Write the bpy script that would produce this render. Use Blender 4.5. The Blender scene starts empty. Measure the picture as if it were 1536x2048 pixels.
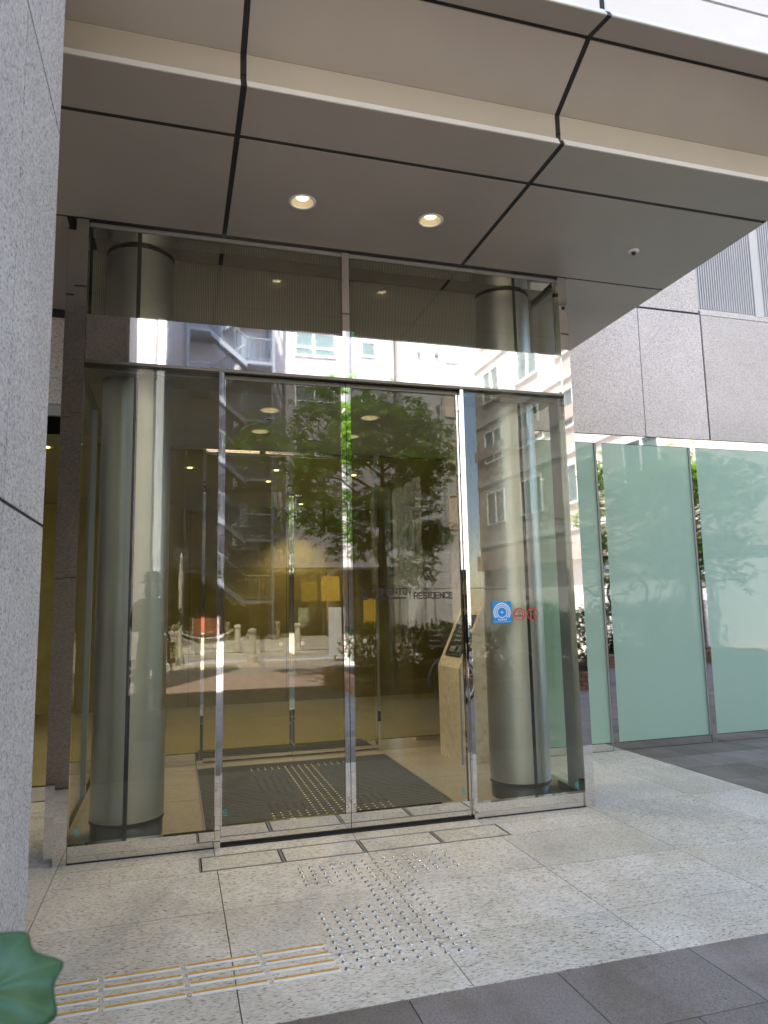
import bpy, bmesh, math, random
from mathutils import Vector, Matrix
R = math.radians
random.seed(7)
S = bpy.context.scene
C = S.collection

# ---------------------------------------------------------------- camera
CAM = Vector((0.0, -4.373, 1.35))
right = Vector((0.9596292937517457, -0.28054021458898054, -0.02021896564848166))
down = Vector((0.017622727297736954, 0.13171349593192078, -0.9911311691557183))
fwd = Vector((0.28071526153046134, 0.9507621905543786, 0.13134001277647278))
cd = bpy.data.cameras.new('camera')
cam = bpy.data.objects.new('camera', cd); C.objects.link(cam)
cam.matrix_world = Matrix(((right.x, -down.x, -fwd.x, CAM.x), (right.y, -down.y, -fwd.y, CAM.y),
                           (right.z, -down.z, -fwd.z, CAM.z), (0, 0, 0, 1)))
cd.sensor_fit = 'VERTICAL'; cd.sensor_height = 36.0; cd.lens = 24.957
cd.clip_start = 0.02; cd.clip_end = 400
cd.dof.use_dof = True; cd.dof.focus_distance = 5.8; cd.dof.aperture_fstop = 7.0
S.camera = cam
# ---------------------------------------------------------------- sky, sun, exposure
SUN_EL, SUN_H = R(58), Vector((0.42, -0.9, 0)).normalized()      # SUN_H: horizontal travel direction of the light
W = bpy.data.worlds.new('World'); S.world = W; W.use_nodes = True
wn = W.node_tree.nodes; wl = W.node_tree.links
sky = wn.new('ShaderNodeTexSky'); sky.sky_type = 'NISHITA'; sky.sun_disc = False
sky.sun_elevation = SUN_EL; sky.sun_rotation = math.atan2(-SUN_H.x, -SUN_H.y)
bg = wn['Background']; bg.inputs['Strength'].default_value = 0.13
wl.new(sky.outputs[0], bg.inputs['Color'])
sd = bpy.data.lights.new('sun', 'SUN'); sd.energy = 4.2; sd.angle = R(0.53); sd.color = (1.0, 0.95, 0.87)
sun = bpy.data.objects.new('sun', sd); C.objects.link(sun)
ld = Vector((SUN_H.x * math.cos(SUN_EL), SUN_H.y * math.cos(SUN_EL), -math.sin(SUN_EL)))
sun.rotation_euler = ld.to_track_quat('-Z', 'Y').to_euler(); sun.location = (-10, 20, 40)
S.view_settings.view_transform = 'Standard'; S.view_settings.look = 'None'
S.view_settings.exposure = 2.5; S.view_settings.gamma = 1.0; S.view_settings.use_curve_mapping = False
S.render.engine = 'CYCLES'
cy = S.cycles
cy.use_denoising = True; cy.max_bounces = 12; cy.diffuse_bounces = 5; cy.glossy_bounces = 6
cy.transparent_max_bounces = 24; cy.transmission_bounces = 6; cy.sample_clamp_indirect = 8.0
cy.caustics_reflective = False; cy.caustics_refractive = False

# ---------------------------------------------------------------- materials
MATS = {}
def mat(name, col=(0.5, 0.5, 0.5), rough=0.5, metal=0.0, spec=0.5, **kw):
    m = bpy.data.materials.new(name); m.use_nodes = True
    b = m.node_tree.nodes['Principled BSDF']
    b.inputs['Base Color'].default_value = (*col, 1); b.inputs['Roughness'].default_value = rough
    b.inputs['Metallic'].default_value = metal; b.inputs['Specular IOR Level'].default_value = spec
    for k, v in kw.items():
        b.inputs[k.replace('_', ' ')].default_value = v
    MATS[name] = m
    return m
class N:
    """tiny node helper"""
    def __init__(s, m): s.t = m.node_tree; s.n = s.t.nodes; s.b = s.n.get('Principled BSDF')
    def new(s, typ, **kw):
        x = s.n.new('ShaderNode' + typ)
        for k, v in kw.items():
            if hasattr(x, k) and not k.startswith('i_'): setattr(x, k, v)
            else: x.inputs[k[2:].replace('_', ' ')].default_value = v
        return x
    def link(s, a, b): s.t.links.new(a, b)
    def pos(s, scale=(1, 1, 1), rot=(0, 0, 0)):
        g = s.new('NewGeometry'); mp = s.new('Mapping'); mp.inputs['Scale'].default_value = scale
        mp.inputs['Rotation'].default_value = rot; s.link(g.outputs['Position'], mp.inputs['Vector']); return mp.outputs[0]
    def noise(s, vec, scale, detail=3, rough=0.55, w=None):
        x = s.new('TexNoise'); x.noise_dimensions = '4D' if w is not None else '3D'
        x.inputs['Scale'].default_value = scale; x.inputs['Detail'].default_value = detail; x.inputs['Roughness'].default_value = rough
        if vec is not None: s.link(vec, x.inputs['Vector'])
        if w is not None: s.link(w, x.inputs['W'])
        return x.outputs['Fac']
    def ramp(s, fac, stops):
        x = s.new('ValToRGB'); r = x.color_ramp
        while len(r.elements) < len(stops): r.elements.new(0.5)
        for e, (p, c) in zip(r.elements, stops): e.position = p; e.color = (*c, 1)
        s.link(fac, x.inputs['Fac']); return x.outputs['Color']
    def mix(s, fac, a, b, mode='MIX'):
        x = s.new('Mix'); x.data_type = 'RGBA'; x.blend_type = mode
        for v, i in ((fac, 0), (a, 6), (b, 7)):
            if isinstance(v, (int, float)): x.inputs[i].default_value = v
            elif isinstance(v, tuple): x.inputs[i].default_value = (*v, 1)
            else: s.link(v, x.inputs[i])
        return x.outputs[2]
    def math(s, op, a, b=0.0):
        x = s.new('Math'); x.operation = op
        for v, i in ((a, 0), (b, 1)):
            if isinstance(v, (int, float)): x.inputs[i].default_value = v
            else: s.link(v, x.inputs[i])
        return x.outputs[0]
    def rnd(s): return s.new('ObjectInfo').outputs['Random']
    def bump(s, h, strength, dist):
        x = s.new('Bump'); x.inputs['Strength'].default_value = strength; x.inputs['Distance'].default_value = dist
        s.link(h, x.inputs['Height']); s.link(x.outputs[0], s.b.inputs['Normal'])
    def col(s, c): s.link(c, s.b.inputs['Base Color'])
    def rough(s, c): s.link(c, s.b.inputs['Roughness'])

def stone(name, light, mid, dark, grain=(1, 1, 1), rot=0.0, scale=60, cut=(0.36, 0.46), rough=0.6, tone=0.10, bump=0.15, blotch=0.12, spec=0.4, marks=0.0):
    m = mat(name, light, rough, spec=spec); n = N(m)
    w = n.math('MULTIPLY', n.rnd(), 37.0)
    v = n.pos(grain, (0, 0, rot))
    f1 = n.noise(v, scale, 3, 0.62, w); f2 = n.noise(v, scale * 0.45, 2, 0.5, w)
    c = n.ramp(f1, [(cut[0], dark), (cut[1], mid), (min(cut[1] + 0.14, 0.95), light), (0.9, tuple(min(x * 1.12, 0.9) for x in light))])
    warm = n.ramp(f2, [(0.35, (0.93, 0.90, 0.86)), (0.62, (1.03, 1.03, 1.04))])
    c = n.mix(1.0, c, warm, 'MULTIPLY')
    big = n.noise(n.pos(), 1.7, 4, 0.6)
    st = n.ramp(big, [(0.3, (1 - blotch,) * 3), (0.7, (1.04,) * 3)])
    c = n.mix(1.0, c, st, 'MULTIPLY')
    t = n.ramp(n.rnd(), [(0.0, (1 - tone, 1 - tone, 1 - tone * 1.25)), (1.0, (1 + tone * 0.4,) * 3)])
    c = n.mix(1.0, c, t, 'MULTIPLY')
    if marks:
        d1 = n.noise(n.pos((1, 1, 1)), 9.0, 5, 0.7); d2 = n.noise(n.pos((1.3, .8, 1)), 2.3, 3, 0.6)
        c = n.mix(1.0, c, n.ramp(d1, [(0.62, (1, 1, 1)), (0.74, (1 - marks,) * 3)]), 'MULTIPLY')
        c = n.mix(1.0, c, n.ramp(d2, [(0.42, (1 - marks * .55, 1 - marks * .6, 1 - marks * .8)), (0.58, (1, 1, 1))]), 'MULTIPLY')
    n.col(c); n.bump(f1, bump, 0.002)
    return m

stone('floor_granite', (0.765, 0.72, 0.64), (0.64, 0.595, 0.52), (0.13, 0.118, 0.10), grain=(0.42, 1.25, 1), rot=R(-12), scale=125, cut=(0.365, 0.415), rough=0.62, tone=0.12, bump=0.08, blotch=0.18, spec=0.3, marks=0.17)
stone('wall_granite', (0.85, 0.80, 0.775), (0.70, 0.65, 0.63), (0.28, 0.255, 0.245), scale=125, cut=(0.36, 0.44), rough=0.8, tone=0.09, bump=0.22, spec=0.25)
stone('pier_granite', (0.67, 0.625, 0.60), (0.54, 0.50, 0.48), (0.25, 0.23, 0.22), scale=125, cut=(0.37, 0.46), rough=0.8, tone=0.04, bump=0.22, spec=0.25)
stone('dark_paving', (0.295, 0.26, 0.24), (0.24, 0.212, 0.196), (0.07, 0.066, 0.064), scale=170, cut=(0.3, 0.42), rough=0.75, tone=0.22, bump=0.2, blotch=0.2, spec=0.3, marks=0.35)
stone('inner_floor', (0.42, 0.36, 0.28), (0.37, 0.315, 0.24), (0.24, 0.21, 0.16), scale=45, cut=(0.3, 0.4), rough=0.3, tone=0.05, bump=0.0)
stone('tan_marble', (0.74, 0.65, 0.50), (0.67, 0.58, 0.43), (0.5, 0.42, 0.3), scale=16, cut=(0.3, 0.42), rough=0.28, tone=0.04, bump=0.0)
stone('pink_paving', (0.62, 0.44, 0.36), (0.55, 0.39, 0.31), (0.4, 0.28, 0.22), scale=30, cut=(0.3, 0.4), rough=0.85, tone=0.1)
stone('pale_paving', (0.52, 0.47, 0.40), (0.47, 0.42, 0.36), (0.3, 0.27, 0.23), scale=30, cut=(0.3, 0.4), rough=0.85, tone=0.1)
stone('asphalt', (0.075, 0.075, 0.075), (0.06, 0.06, 0.06), (0.03, 0.03, 0.03), scale=120, cut=(0.3, 0.5), rough=0.9)
stone('bollard_stone', (0.55, 0.50, 0.40), (0.50, 0.45, 0.36), (0.3, 0.27, 0.2), scale=60, cut=(0.3, 0.4), rough=0.8)
stone('planter_brick', (0.36, 0.21, 0.13), (0.31, 0.18, 0.11), (0.2, 0.11, 0.07), scale=40, cut=(0.3, 0.4), rough=0.85, tone=0.3)

def satin(name, col, rough, metal, var=0.05, sheen=1.5):
    m = mat(name, col, rough, metal); n = N(m)
    f = n.noise(n.pos(), sheen, 3, 0.5)
    n.col(n.mix(1.0, col, n.ramp(f, [(0.3, (1 - var,) * 3), (0.7, (1 + var,) * 3)]), 'MULTIPLY'))
    g = n.noise(n.pos(), 260, 2, 0.6)
    n.rough(n.math('MULTIPLY_ADD', g, 0.12)); n.n[-1].inputs[2].default_value = rough - 0.06
    return m
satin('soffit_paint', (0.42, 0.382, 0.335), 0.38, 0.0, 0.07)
satin('lit_fascia_paint', (0.80, 0.785, 0.76), 0.45, 0.0)  # whiter copy of the canopy paint; street light is put into the colour
satin('skylit_lip_paint', (0.80, 0.80, 0.79), 0.35, 0.1)  # pale colour paints in the sky light caught by the lips
satin('shaded_riser_paint', (0.45, 0.405, 0.34), 0.5, 0.0)  # canopy paint darkened, the shade on the riser is in the colour
satin('ceiling_paint', (0.42, 0.41, 0.375), 0.6, 0.0)
mat('joint_black', (0.012, 0.012, 0.013), 0.55)
mat('dark_gap', (0.02, 0.019, 0.018), 0.8)
satin('dark_steel', (0.16, 0.15, 0.135), 0.3, 0.8)
satin('frame_grey', (0.30, 0.30, 0.29), 0.45, 0.4)
satin('louver_paint', (0.62, 0.61, 0.60), 0.5, 0.1)

def mirror(name, col, rough, wob=0.0, scale=3.0, grow=(1, 1, 1)):
    m = mat(name, col, rough, 1.0); n = N(m)
    f = n.noise(n.pos(), 35, 3, 0.6)
    n.rough(n.math('MULTIPLY_ADD', f, 0.05)); n.n[-1].inputs[2].default_value = max(rough - 0.02, 0.0)
    if wob:
        h = n.noise(n.pos(grow), scale, 1, 0.4)
        n.bump(h, 1.0, wob)
    return m
mirror('mirror_steel', (0.72, 0.71, 0.69), 0.02, 0.0005, 6.0, (1, 1, 0.12))
mirror('beam_steel', (0.86, 0.85, 0.84), 0.012, 0.0011, 1.9, (1, 1, 0.5))
m = mat('brushed_steel', (0.53, 0.535, 0.53), 0.33, 1.0); n = N(m)
f = n.noise(n.pos((1, 1, 0.02)), 420, 3, 0.7)
n.rough(n.math('MULTIPLY_ADD', f, 0.14)); n.n[-1].inputs[2].default_value = 0.36
n.col(n.mix(1.0, (0.53, 0.535, 0.53), n.ramp(n.noise(n.pos(), 2.2, 3), [(0.3, (0.93,) * 3), (0.7, (1.03,) * 3)]), 'MULTIPLY'))
m = mat('plinth_steel', (0.06, 0.06, 0.06), 0.28, 0.6)
mat('stud_steel', (0.54, 0.52, 0.49), 0.27, 1.0)
mat('bar_steel', (0.80, 0.81, 0.82), 0.35, 0.15)
m = mat('tactile_yellow', (0.66, 0.36, 0.035), 0.6); n = N(m)
n.col(n.ramp(n.noise(n.pos(), 60, 3), [(0.3, (0.50, 0.27, 0.03)), (0.6, (0.68, 0.38, 0.04))]))
mat('stud_brass', (0.62, 0.54, 0.34), 0.4, 0.7)

def glass(name, tint, r0, rough=0.0, wob=0.0):
    m = bpy.data.materials.new(name); m.use_nodes = True; t = m.node_tree
    t.nodes.remove(t.nodes['Principled BSDF']); n = N(m); out = t.nodes['Material Output']
    tr = n.new('BsdfTransparent'); tr.inputs[0].default_value = (*tint, 1)
    gl = n.new('BsdfGlossy'); gl.inputs['Roughness'].default_value = rough; gl.inputs['Color'].default_value = (1, 1, 1, 1)
    lw = n.new('LayerWeight'); lw.inputs['Blend'].default_value = 0.5
    # Schlick: r0 + (1-r0)*(1-cos)^5 ; Facing output = 1-cos for blend .5
    p5 = n.math('POWER', lw.outputs['Facing'], 5.0)
    f = n.math('MULTIPLY_ADD', p5, 1 - r0); n.n[-1].inputs[2].default_value = r0
    if wob:
        h = n.noise(n.pos((1, 1, 0.3)), 1.3, 1, 0.4)
        b = n.new('Bump'); b.inputs['Strength'].default_value = 1.0; b.inputs['Distance'].default_value = wob
        n.link(h, b.inputs['Height']); n.link(b.outputs[0], gl.inputs['Normal'])
    mx = n.new('MixShader'); n.link(f, mx.inputs[0]); n.link(tr.outputs[0], mx.inputs[1]); n.link(gl.outputs[0], mx.inputs[2])
    n.link(mx.outputs[0], out.inputs['Surface'])
    MATS[name] = m
    return m
glass('front_glass', (0.90, 0.91, 0.855), 0.040, wob=0.0006)
glass('transom_glass', (0.88, 0.88, 0.83), 0.045, wob=0.0004)
glass('inner_glass', (0.88, 0.88, 0.72), 0.032)
glass('clear_glass', (0.93, 0.95, 0.94), 0.05)
m = mat('green_frosted', (0.315, 0.475, 0.385), 0.6, 0.0, 0.5); n = N(m)
n.b.inputs['Coat Weight'].default_value = 1.0; n.b.inputs['Coat Roughness'].default_value = 0.012; n.b.inputs['Coat IOR'].default_value = 1.62
n.col(n.mix(1.0, (0.315, 0.475, 0.385), n.ramp(n.noise(n.pos(), 300, 2), [(0.3, (0.95,) * 3), (0.7, (1.04,) * 3)]), 'MULTIPLY'))
m = mat('ribbed_panel', (0.50, 0.48, 0.42), 0.55); n = N(m)
wv = n.new('TexWave'); wv.wave_type = 'BANDS'; wv.bands_direction = 'X'; wv.wave_profile = 'SIN'
wv.inputs['Scale'].default_value = 27.0; n.link(n.pos(), wv.inputs['Vector'])
n.col(n.ramp(wv.outputs['Fac'], [(0.15, (0.15, 0.143, 0.125)), (0.6, (0.32, 0.31, 0.275))])); n.bump(wv.outputs['Fac'], 0.6, 0.004)
m = mat('mat_rib', (0.055, 0.052, 0.05), 0.85); n = N(m)
n.col(n.ramp(n.noise(n.pos((8, 1, 1)), 60, 3), [(0.3, (0.05, 0.048, 0.046)), (0.7, (0.12, 0.114, 0.108))]))
m = mat('lobby_wall', (0.26, 0.19, 0.09), 0.45); n = N(m)
n.col(n.ramp(n.noise(n.pos(), 5, 4), [(0.3, (0.27, 0.215, 0.085)), (0.7, (0.36, 0.285, 0.115))]))
satin('opp_lilac', (0.31, 0.295, 0.315), 0.8, 0.0, 0.06, 0.5)
satin('opp_white', (0.43, 0.427, 0.415), 0.75, 0.0, 0.05, 0.5)
satin('opp_panel', (0.50, 0.495, 0.48), 0.6, 0.0, 0.05, 0.7)
satin('opp_cream', (0.66, 0.54, 0.43), 0.75, 0.0, 0.06, 0.6)
satin('opp_pink', (0.40, 0.335, 0.30), 0.7, 0.0, 0.05, 0.6)
m = mat('opp_tile', (0.66, 0.55, 0.43), 0.6); n = N(m)
br = n.new('TexBrick'); br.offset = 0.0
for k, v in (('Color1', (0.45, 0.405, 0.36, 1)), ('Color2', (0.41, 0.37, 0.33, 1)), ('Mortar', (0.38, 0.33, 0.29, 1))): br.inputs[k].default_value = v
br.inputs['Scale'].default_value = 1.0; br.inputs['Brick Width'].default_value = 0.235; br.inputs['Row Height'].default_value = 0.09; br.inputs['Mortar Size'].default_value = 0.008
g = n.new('NewGeometry'); sx = n.new('SeparateXYZ'); cx = n.new('CombineXYZ'); n.link(g.outputs['Position'], sx.inputs[0])
n.link(sx.outputs['Y'], cx.inputs['X']); n.link(sx.outputs['Z'], cx.inputs['Y']); n.link(cx.outputs[0], br.inputs['Vector']); n.col(br.outputs['Color'])
satin('opp_dark', (0.10, 0.09, 0.08), 0.7, 0.0)
satin('shop_dark', (0.055, 0.046, 0.038), 0.6, 0.0)
satin('stair_steel', (0.13, 0.145, 0.17), 0.5, 0.2)
satin('white_paint', (0.78, 0.78, 0.77), 0.5, 0.0)
mat('window_glass', (0.10, 0.14, 0.13), 0.06, 0.0, 0.8)
mat('curtain', (0.55, 0.53, 0.50), 0.8)
mat('black_plastic', (0.018, 0.019, 0.02), 0.3)
mat('rubber', (0.02, 0.02, 0.02), 0.8)
mat('bike_silver', (0.78, 0.79, 0.79), 0.25, 0.1)
mat('bike_white', (0.70, 0.72, 0.72), 0.3)
mat('chrome', (0.8, 0.8, 0.8), 0.12, 1.0)
mat('yellow_sign', (0.50, 0.31, 0.03), 0.5)
mat('orange_cloth', (0.26, 0.07, 0.04), 0.7)
mat('white_board', (0.8, 0.8, 0.8), 0.5)
mat('ink_black', (0.018, 0.014, 0.012), 0.6)
mat('sign_blue', (0.0, 0.265, 0.72), 0.4)
mat('sign_white', (0.85, 0.87, 0.88), 0.4)
mat('sign_red', (0.66, 0.012, 0.025), 0.4)
mat('teal_mark', (0.0, 0.42, 0.36), 0.5)
mat('frost_dot', (0.7, 0.7, 0.66), 0.5)
mat('cloth_dark', (0.022, 0.023, 0.026), 0.85)
mat('cloth_grey', (0.06, 0.06, 0.065), 0.85)
mat('skin', (0.55, 0.36, 0.27), 0.5)
mat('hair_black', (0.015, 0.012, 0.01), 0.5)
mat('terracotta', (0.20, 0.18, 0.165), 0.7)
mat('soil', (0.05, 0.035, 0.025), 0.95)
m = mat('bark', (0.12, 0.09, 0.065), 0.9); n = N(m)
bf = n.noise(n.pos((1, 1, 0.25)), 30, 4); n.col(n.ramp(bf, [(0.3, (0.06, 0.045, 0.032)), (0.7, (0.17, 0.13, 0.095))])); n.bump(bf, 0.5, 0.01)
def leafmat(name, c1, c2, tr=0.35, rough=0.35):
    m = mat(name, c1, rough, 0.0, 0.5); n = N(m)
    f = n.noise(n.pos(), 3.0, 3)
    c = n.ramp(f, [(0.35, c1), (0.65, c2)]); n.col(c)
    out = n.n['Material Output']; t = n.new('BsdfTranslucent')
    n.link(n.mix(1.0, c, (1.3, 1.5, 0.5), 'MULTIPLY'), t.inputs[0])
    mx = n.new('MixShader'); mx.inputs[0].default_value = tr
    n.link(n.b.outputs[0], mx.inputs[1]); n.link(t.outputs[0], mx.inputs[2]); n.link(mx.outputs[0], out.inputs['Surface'])
leafmat('tree_leaf', (0.085, 0.165, 0.022), (0.145, 0.25, 0.034), 0.42)
leafmat('hedge_leaf', (0.03, 0.075, 0.018), (0.06, 0.13, 0.03))
m = mat('fatsia_leaf', (0.06, 0.16, 0.08), 0.42, 0.0, 0.5); n = N(m)
tc = n.new('TexCoord'); at = n.new('Attribute'); at.attribute_name = 'vein'
c = n.ramp(n.noise(n.pos(), 28, 4), [(0.3, (0.025, 0.085, 0.03)), (0.7, (0.065, 0.145, 0.072))])
n.col(n.mix(n.math('MULTIPLY', at.outputs['Fac'], 0.55), c, (0.08, 0.17, 0.05)))

def emis(name, col, st):
    m = mat(name, (0, 0, 0), 0.5); b = m.node_tree.nodes['Principled BSDF']
    b.inputs['Emission Color'].default_value = (*col, 1); b.inputs['Emission Strength'].default_value = st
emis('lamp_warm', (1.0, 0.84, 0.50), 1.1)
emis('tube_light', (1.0, 0.92, 0.75), 3.0)
mat('reflector', (0.70, 0.62, 0.48), 0.4)

# ---------------------------------------------------------------- mesh helpers
WL = {}          # world location of every Empty / parent
def empty(name, label, cat, loc=(0, 0, 0), group=None):
    o = bpy.data.objects.new(name, None); C.objects.link(o); o.location = loc; o.empty_display_size = 0.2
    tag(o, label, cat, group); WL[o] = Vector(loc)
    return o
def tag(o, label, cat, group=None):
    o['label'] = label; o['category'] = cat
    if group: o['group'] = group
    return o
def obj(name, bm, m, parent=None, smooth=False, kind=None):
    """bm is in world coordinates; it becomes ONE mesh object"""
    if isinstance(bm, bpy.types.Mesh): me = bm
    else:
        me = bpy.data.meshes.new(name); bm.normal_update(); bm.to_mesh(me); bm.free()
        if smooth:
            for p in me.polygons: p.use_smooth = True
    if m and not me.materials: me.materials.append(MATS[m] if isinstance(m, str) else m)
    o = bpy.data.objects.new(name, me); C.objects.link(o)
    base = Vector((0, 0, 0))
    if parent is not None:
        o.parent = parent; base = WL.get(parent, Vector((0, 0, 0)))
        if base.length: me.transform(Matrix.Translation(-base))
    WL[o] = base
    if kind: o['kind'] = kind
    return o
def bx(bm, x0, x1, y0, y1, z0, z1, bev=0.0):
    r = bmesh.ops.create_cube(bm, size=1.0)
    vs = r['verts']
    for v in vs:
        v.co = Vector((x0 + (v.co.x + .5) * (x1 - x0), y0 + (v.co.y + .5) * (y1 - y0), z0 + (v.co.z + .5) * (z1 - z0)))
    if bev:
        es = list({e for v in vs for e in v.link_edges})
        bmesh.ops.bevel(bm, geom=es, offset=bev, segments=2, affect='EDGES', profile=0.6)
    return vs
def box(name, x0, x1, y0, y1, z0, z1, m, parent=None, bev=0.0, kind=None):
    bm = bmesh.new(); bx(bm, x0, x1, y0, y1, z0, z1, bev)
    return obj(name, bm, m, parent, kind=kind)
def prism(bm, pts, axis, a, b):
    """closed profile pts (2-D) swept along an axis from a to b"""
    def P(p, t):
        return Vector((t, p[0], p[1])) if axis == 'x' else (Vector((p[0], t, p[1])) if axis == 'y' else Vector((p[0], p[1], t)))
    A = [bm.verts.new(P(p, a)) for p in pts]; B = [bm.verts.new(P(p, b)) for p in pts]
    k = len(pts); bm.faces.new(A); bm.faces.new(B[::-1])
    for i in range(k): bm.faces.new((A[(i + 1) % k], A[i], B[i], B[(i + 1) % k]))
    bmesh.ops.recalc_face_normals(bm, faces=bm.faces[:])
def tube(bm, pts, r, n=8, cap=True):
    pts = [Vector(p) for p in pts]; rings = []
    rr = r if isinstance(r, (list, tuple)) else [r] * len(pts)
    up = None
    for i, p in enumerate(pts):
        d = (pts[min(i + 1, len(pts) - 1)] - pts[max(i - 1, 0)]).normalized()
        if up is None:
            up = Vector((0, 0, 1)) if abs(d.z) < .9 else Vector((1, 0, 0))
        s = d.cross(up).normalized(); u = s.cross(d).normalized(); up = u
        rings.append([bm.verts.new(p + (s * math.cos(t) + u * math.sin(t)) * rr[i]) for t in [2 * math.pi * k / n for k in range(n)]])
    for a, b in zip(rings, rings[1:]):
        for k in range(n): bm.faces.new((a[k], a[(k + 1) % n], b[(k + 1) % n], b[k]))
    if cap:
        bm.faces.new(rings[0][::-1]); bm.faces.new(rings[-1])
def lathe(bm, prof, c, n=32, close=False):
    rings = []
    for r, z in prof:
        rings.append([bm.verts.new((c[0] + r * math.cos(2 * math.pi * k / n), c[1] + r * math.sin(2 * math.pi * k / n), c[2] + z)) for k in range(n)] if r > 1e-6 else [bm.verts.new((c[0], c[1], c[2] + z))])
    for a, b in zip(rings, rings[1:]):
        for k in range(n):
            k2 = (k + 1) % n
            if len(a) == 1 and len(b) == 1: continue
            if len(a) == 1: bm.faces.new((a[0], b[k], b[k2]))
            elif len(b) == 1: bm.faces.new((a[k], a[k2], b[0]))
            else: bm.faces.new((a[k], a[k2], b[k2], b[k]))
    bmesh.ops.recalc_face_normals(bm, faces=bm.faces[:])
def torus(bm, c, R0, r0, n=40, m_=8, axis='y'):
    rings = []
    for i in range(n):
        t = 2 * math.pi * i / n; ring = []
        for j in range(m_):
            s = 2 * math.pi * j / m_; q = R0 + r0 * math.cos(s); h = r0 * math.sin(s)
            a, b = q * math.cos(t), q * math.sin(t)
            v = {'y': (a, h, b), 'z': (a, b, h), 'x': (h, a, b)}[axis]
            ring.append(bm.verts.new((c[0] + v[0], c[1] + v[1], c[2] + v[2])))
        rings.append(ring)
    for i in range(n):
        for j in range(m_):
            bm.faces.new((rings[i][j], rings[(i + 1) % n][j], rings[(i + 1) % n][(j + 1) % m_], rings[i][(j + 1) % m_]))
def copy_tree(o, parent=None):
    c = o.copy(); C.objects.link(c); c.parent = parent
    WL[c] = WL.get(o, Vector((0, 0, 0)))
    for ch in [x for x in bpy.data.objects if x.parent == o]: copy_tree(ch, c)
    return c

# ================================================================ GROUND
def sheet(name, x0, x1, y0, y1, z, m, kind='structure'):
    bm = bmesh.new(); vs = [bm.verts.new(p) for p in ((x0, y0, z), (x1, y0, z), (x1, y1, z), (x0, y1, z))]; bm.faces.new(vs)
    return obj(name, bm, m, kind=kind)
sheet('ground', -150, 150, -150, 150, -0.06, 'asphalt')
FLOOR = sheet('entrance_floor', -4.2, 3.98, -1.84, 2.30, -0.012, 'dark_gap')
SIDE = sheet('sidewalk', -4.2, 9.0, -3.40, 1.47, -0.014, 'dark_gap')
def slab(parent, name, x0, x1, y0, y1, m, zt=0.0, th=0.012, gap=0.0022):
    return box(name, x0 + gap, x1 - gap, y0 + gap, y1 - gap, zt - th, zt, m, parent)
# light granite slabs outside (rows by depth), cut round the floor hatch
HX0, HX1, HY0, HY1 = 0.151, 1.931, -0.362, -0.130
colx = [-4.2, -3.03, -2.21, -1.39, -0.575, 0.238, 1.048, 1.858, 2.668, 3.478, 3.98]
rows = [-1.84, -1.445, -0.882, 0.0]
for i in range(len(colx) - 1):
    for j in range(3):
        a, b, c, d = colx[i], colx[i + 1], rows[j], rows[j + 1]
        if i in (0, 1, 2, 3) and j < 2 and i != 3 and a < -1.4: pass
        if j == 2 and b > HX0 and a < HX1:                          # split round the hatch
            slab(FLOOR, 'granite_slab', a, b, c, HY0, 'floor_granite')
            slab(FLOOR, 'granite_slab', a, b, HY1, d, 'floor_granite')
            if a < HX0: slab(FLOOR, 'granite_slab', a, HX0, HY0, HY1, 'floor_granite')
            if b > HX1: slab(FLOOR, 'granite_slab', HX1, b, HY0, HY1, 'floor_granite')
        elif i == 4 and j == 0: slab(FLOOR, 'granite_slab', a, b, c, rows[2], 'floor_granite')
        elif i == 4 and j == 1: pass
        else: slab(FLOOR, 'granite_slab', a, b, c, d, 'floor_granite')
for a, b in ((-4.2, -2.21), (-2.21, -0.575), (2.72, 3.478), (3.478, 3.98)):
    for c, d in ((0.0, 0.72), (0.72, 1.47)): slab(FLOOR, 'granite_slab', a, b, c, d, 'floor_granite')
# vestibule + lobby floor
for i, (a, b) in enumerate(((-0.575, 0.205), (0.205, 1.048), (1.048, 1.873), (1.873, 2.72))):
    for c, d in ((0.0, 0.16), (0.16, 1.12), (1.12, 2.10), (2.10, 2.30)): slab(FLOOR, 'stone_tile', a, b, c, d, 'inner_floor')
# floor hatch: steel frame with stone infill
hatch = box('floor_hatch', HX0, HX1, HY0, HY1, -0.012, -0.006, 'dark_gap', FLOOR)
for a, b in ((HX0, 0.590), (0.590, 1.045), (1.045, 1.500), (1.500, HX1)):
    box('infill_slab', a + 0.014, b - 0.014, HY0 + 0.018, HY1 - 0.018, -0.006, 0.0, 'floor_granite', hatch)
    bm = bmesh.new()
    for x0, x1, y0, y1 in ((a + 0.001, a + 0.006, HY0 + .004, HY1 - .004), (b - 0.006, b - 0.001, HY0 + .004, HY1 - .004), (a + 0.006, b - 0.006, HY0 + 0.004, HY0 + 0.009), (a + .006, b - .006, HY1 - .009, HY1 - .004),
                           (a + .008, b - .008, HY0 + .011, HY0 + .015), (a + .008, b - .008, HY1 - .015, HY1 - .011)): bx(bm, x0, x1, y0, y1, -0.006, 0.001)
    obj('steel_frame', bm, 'frame_grey', hatch)
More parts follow.
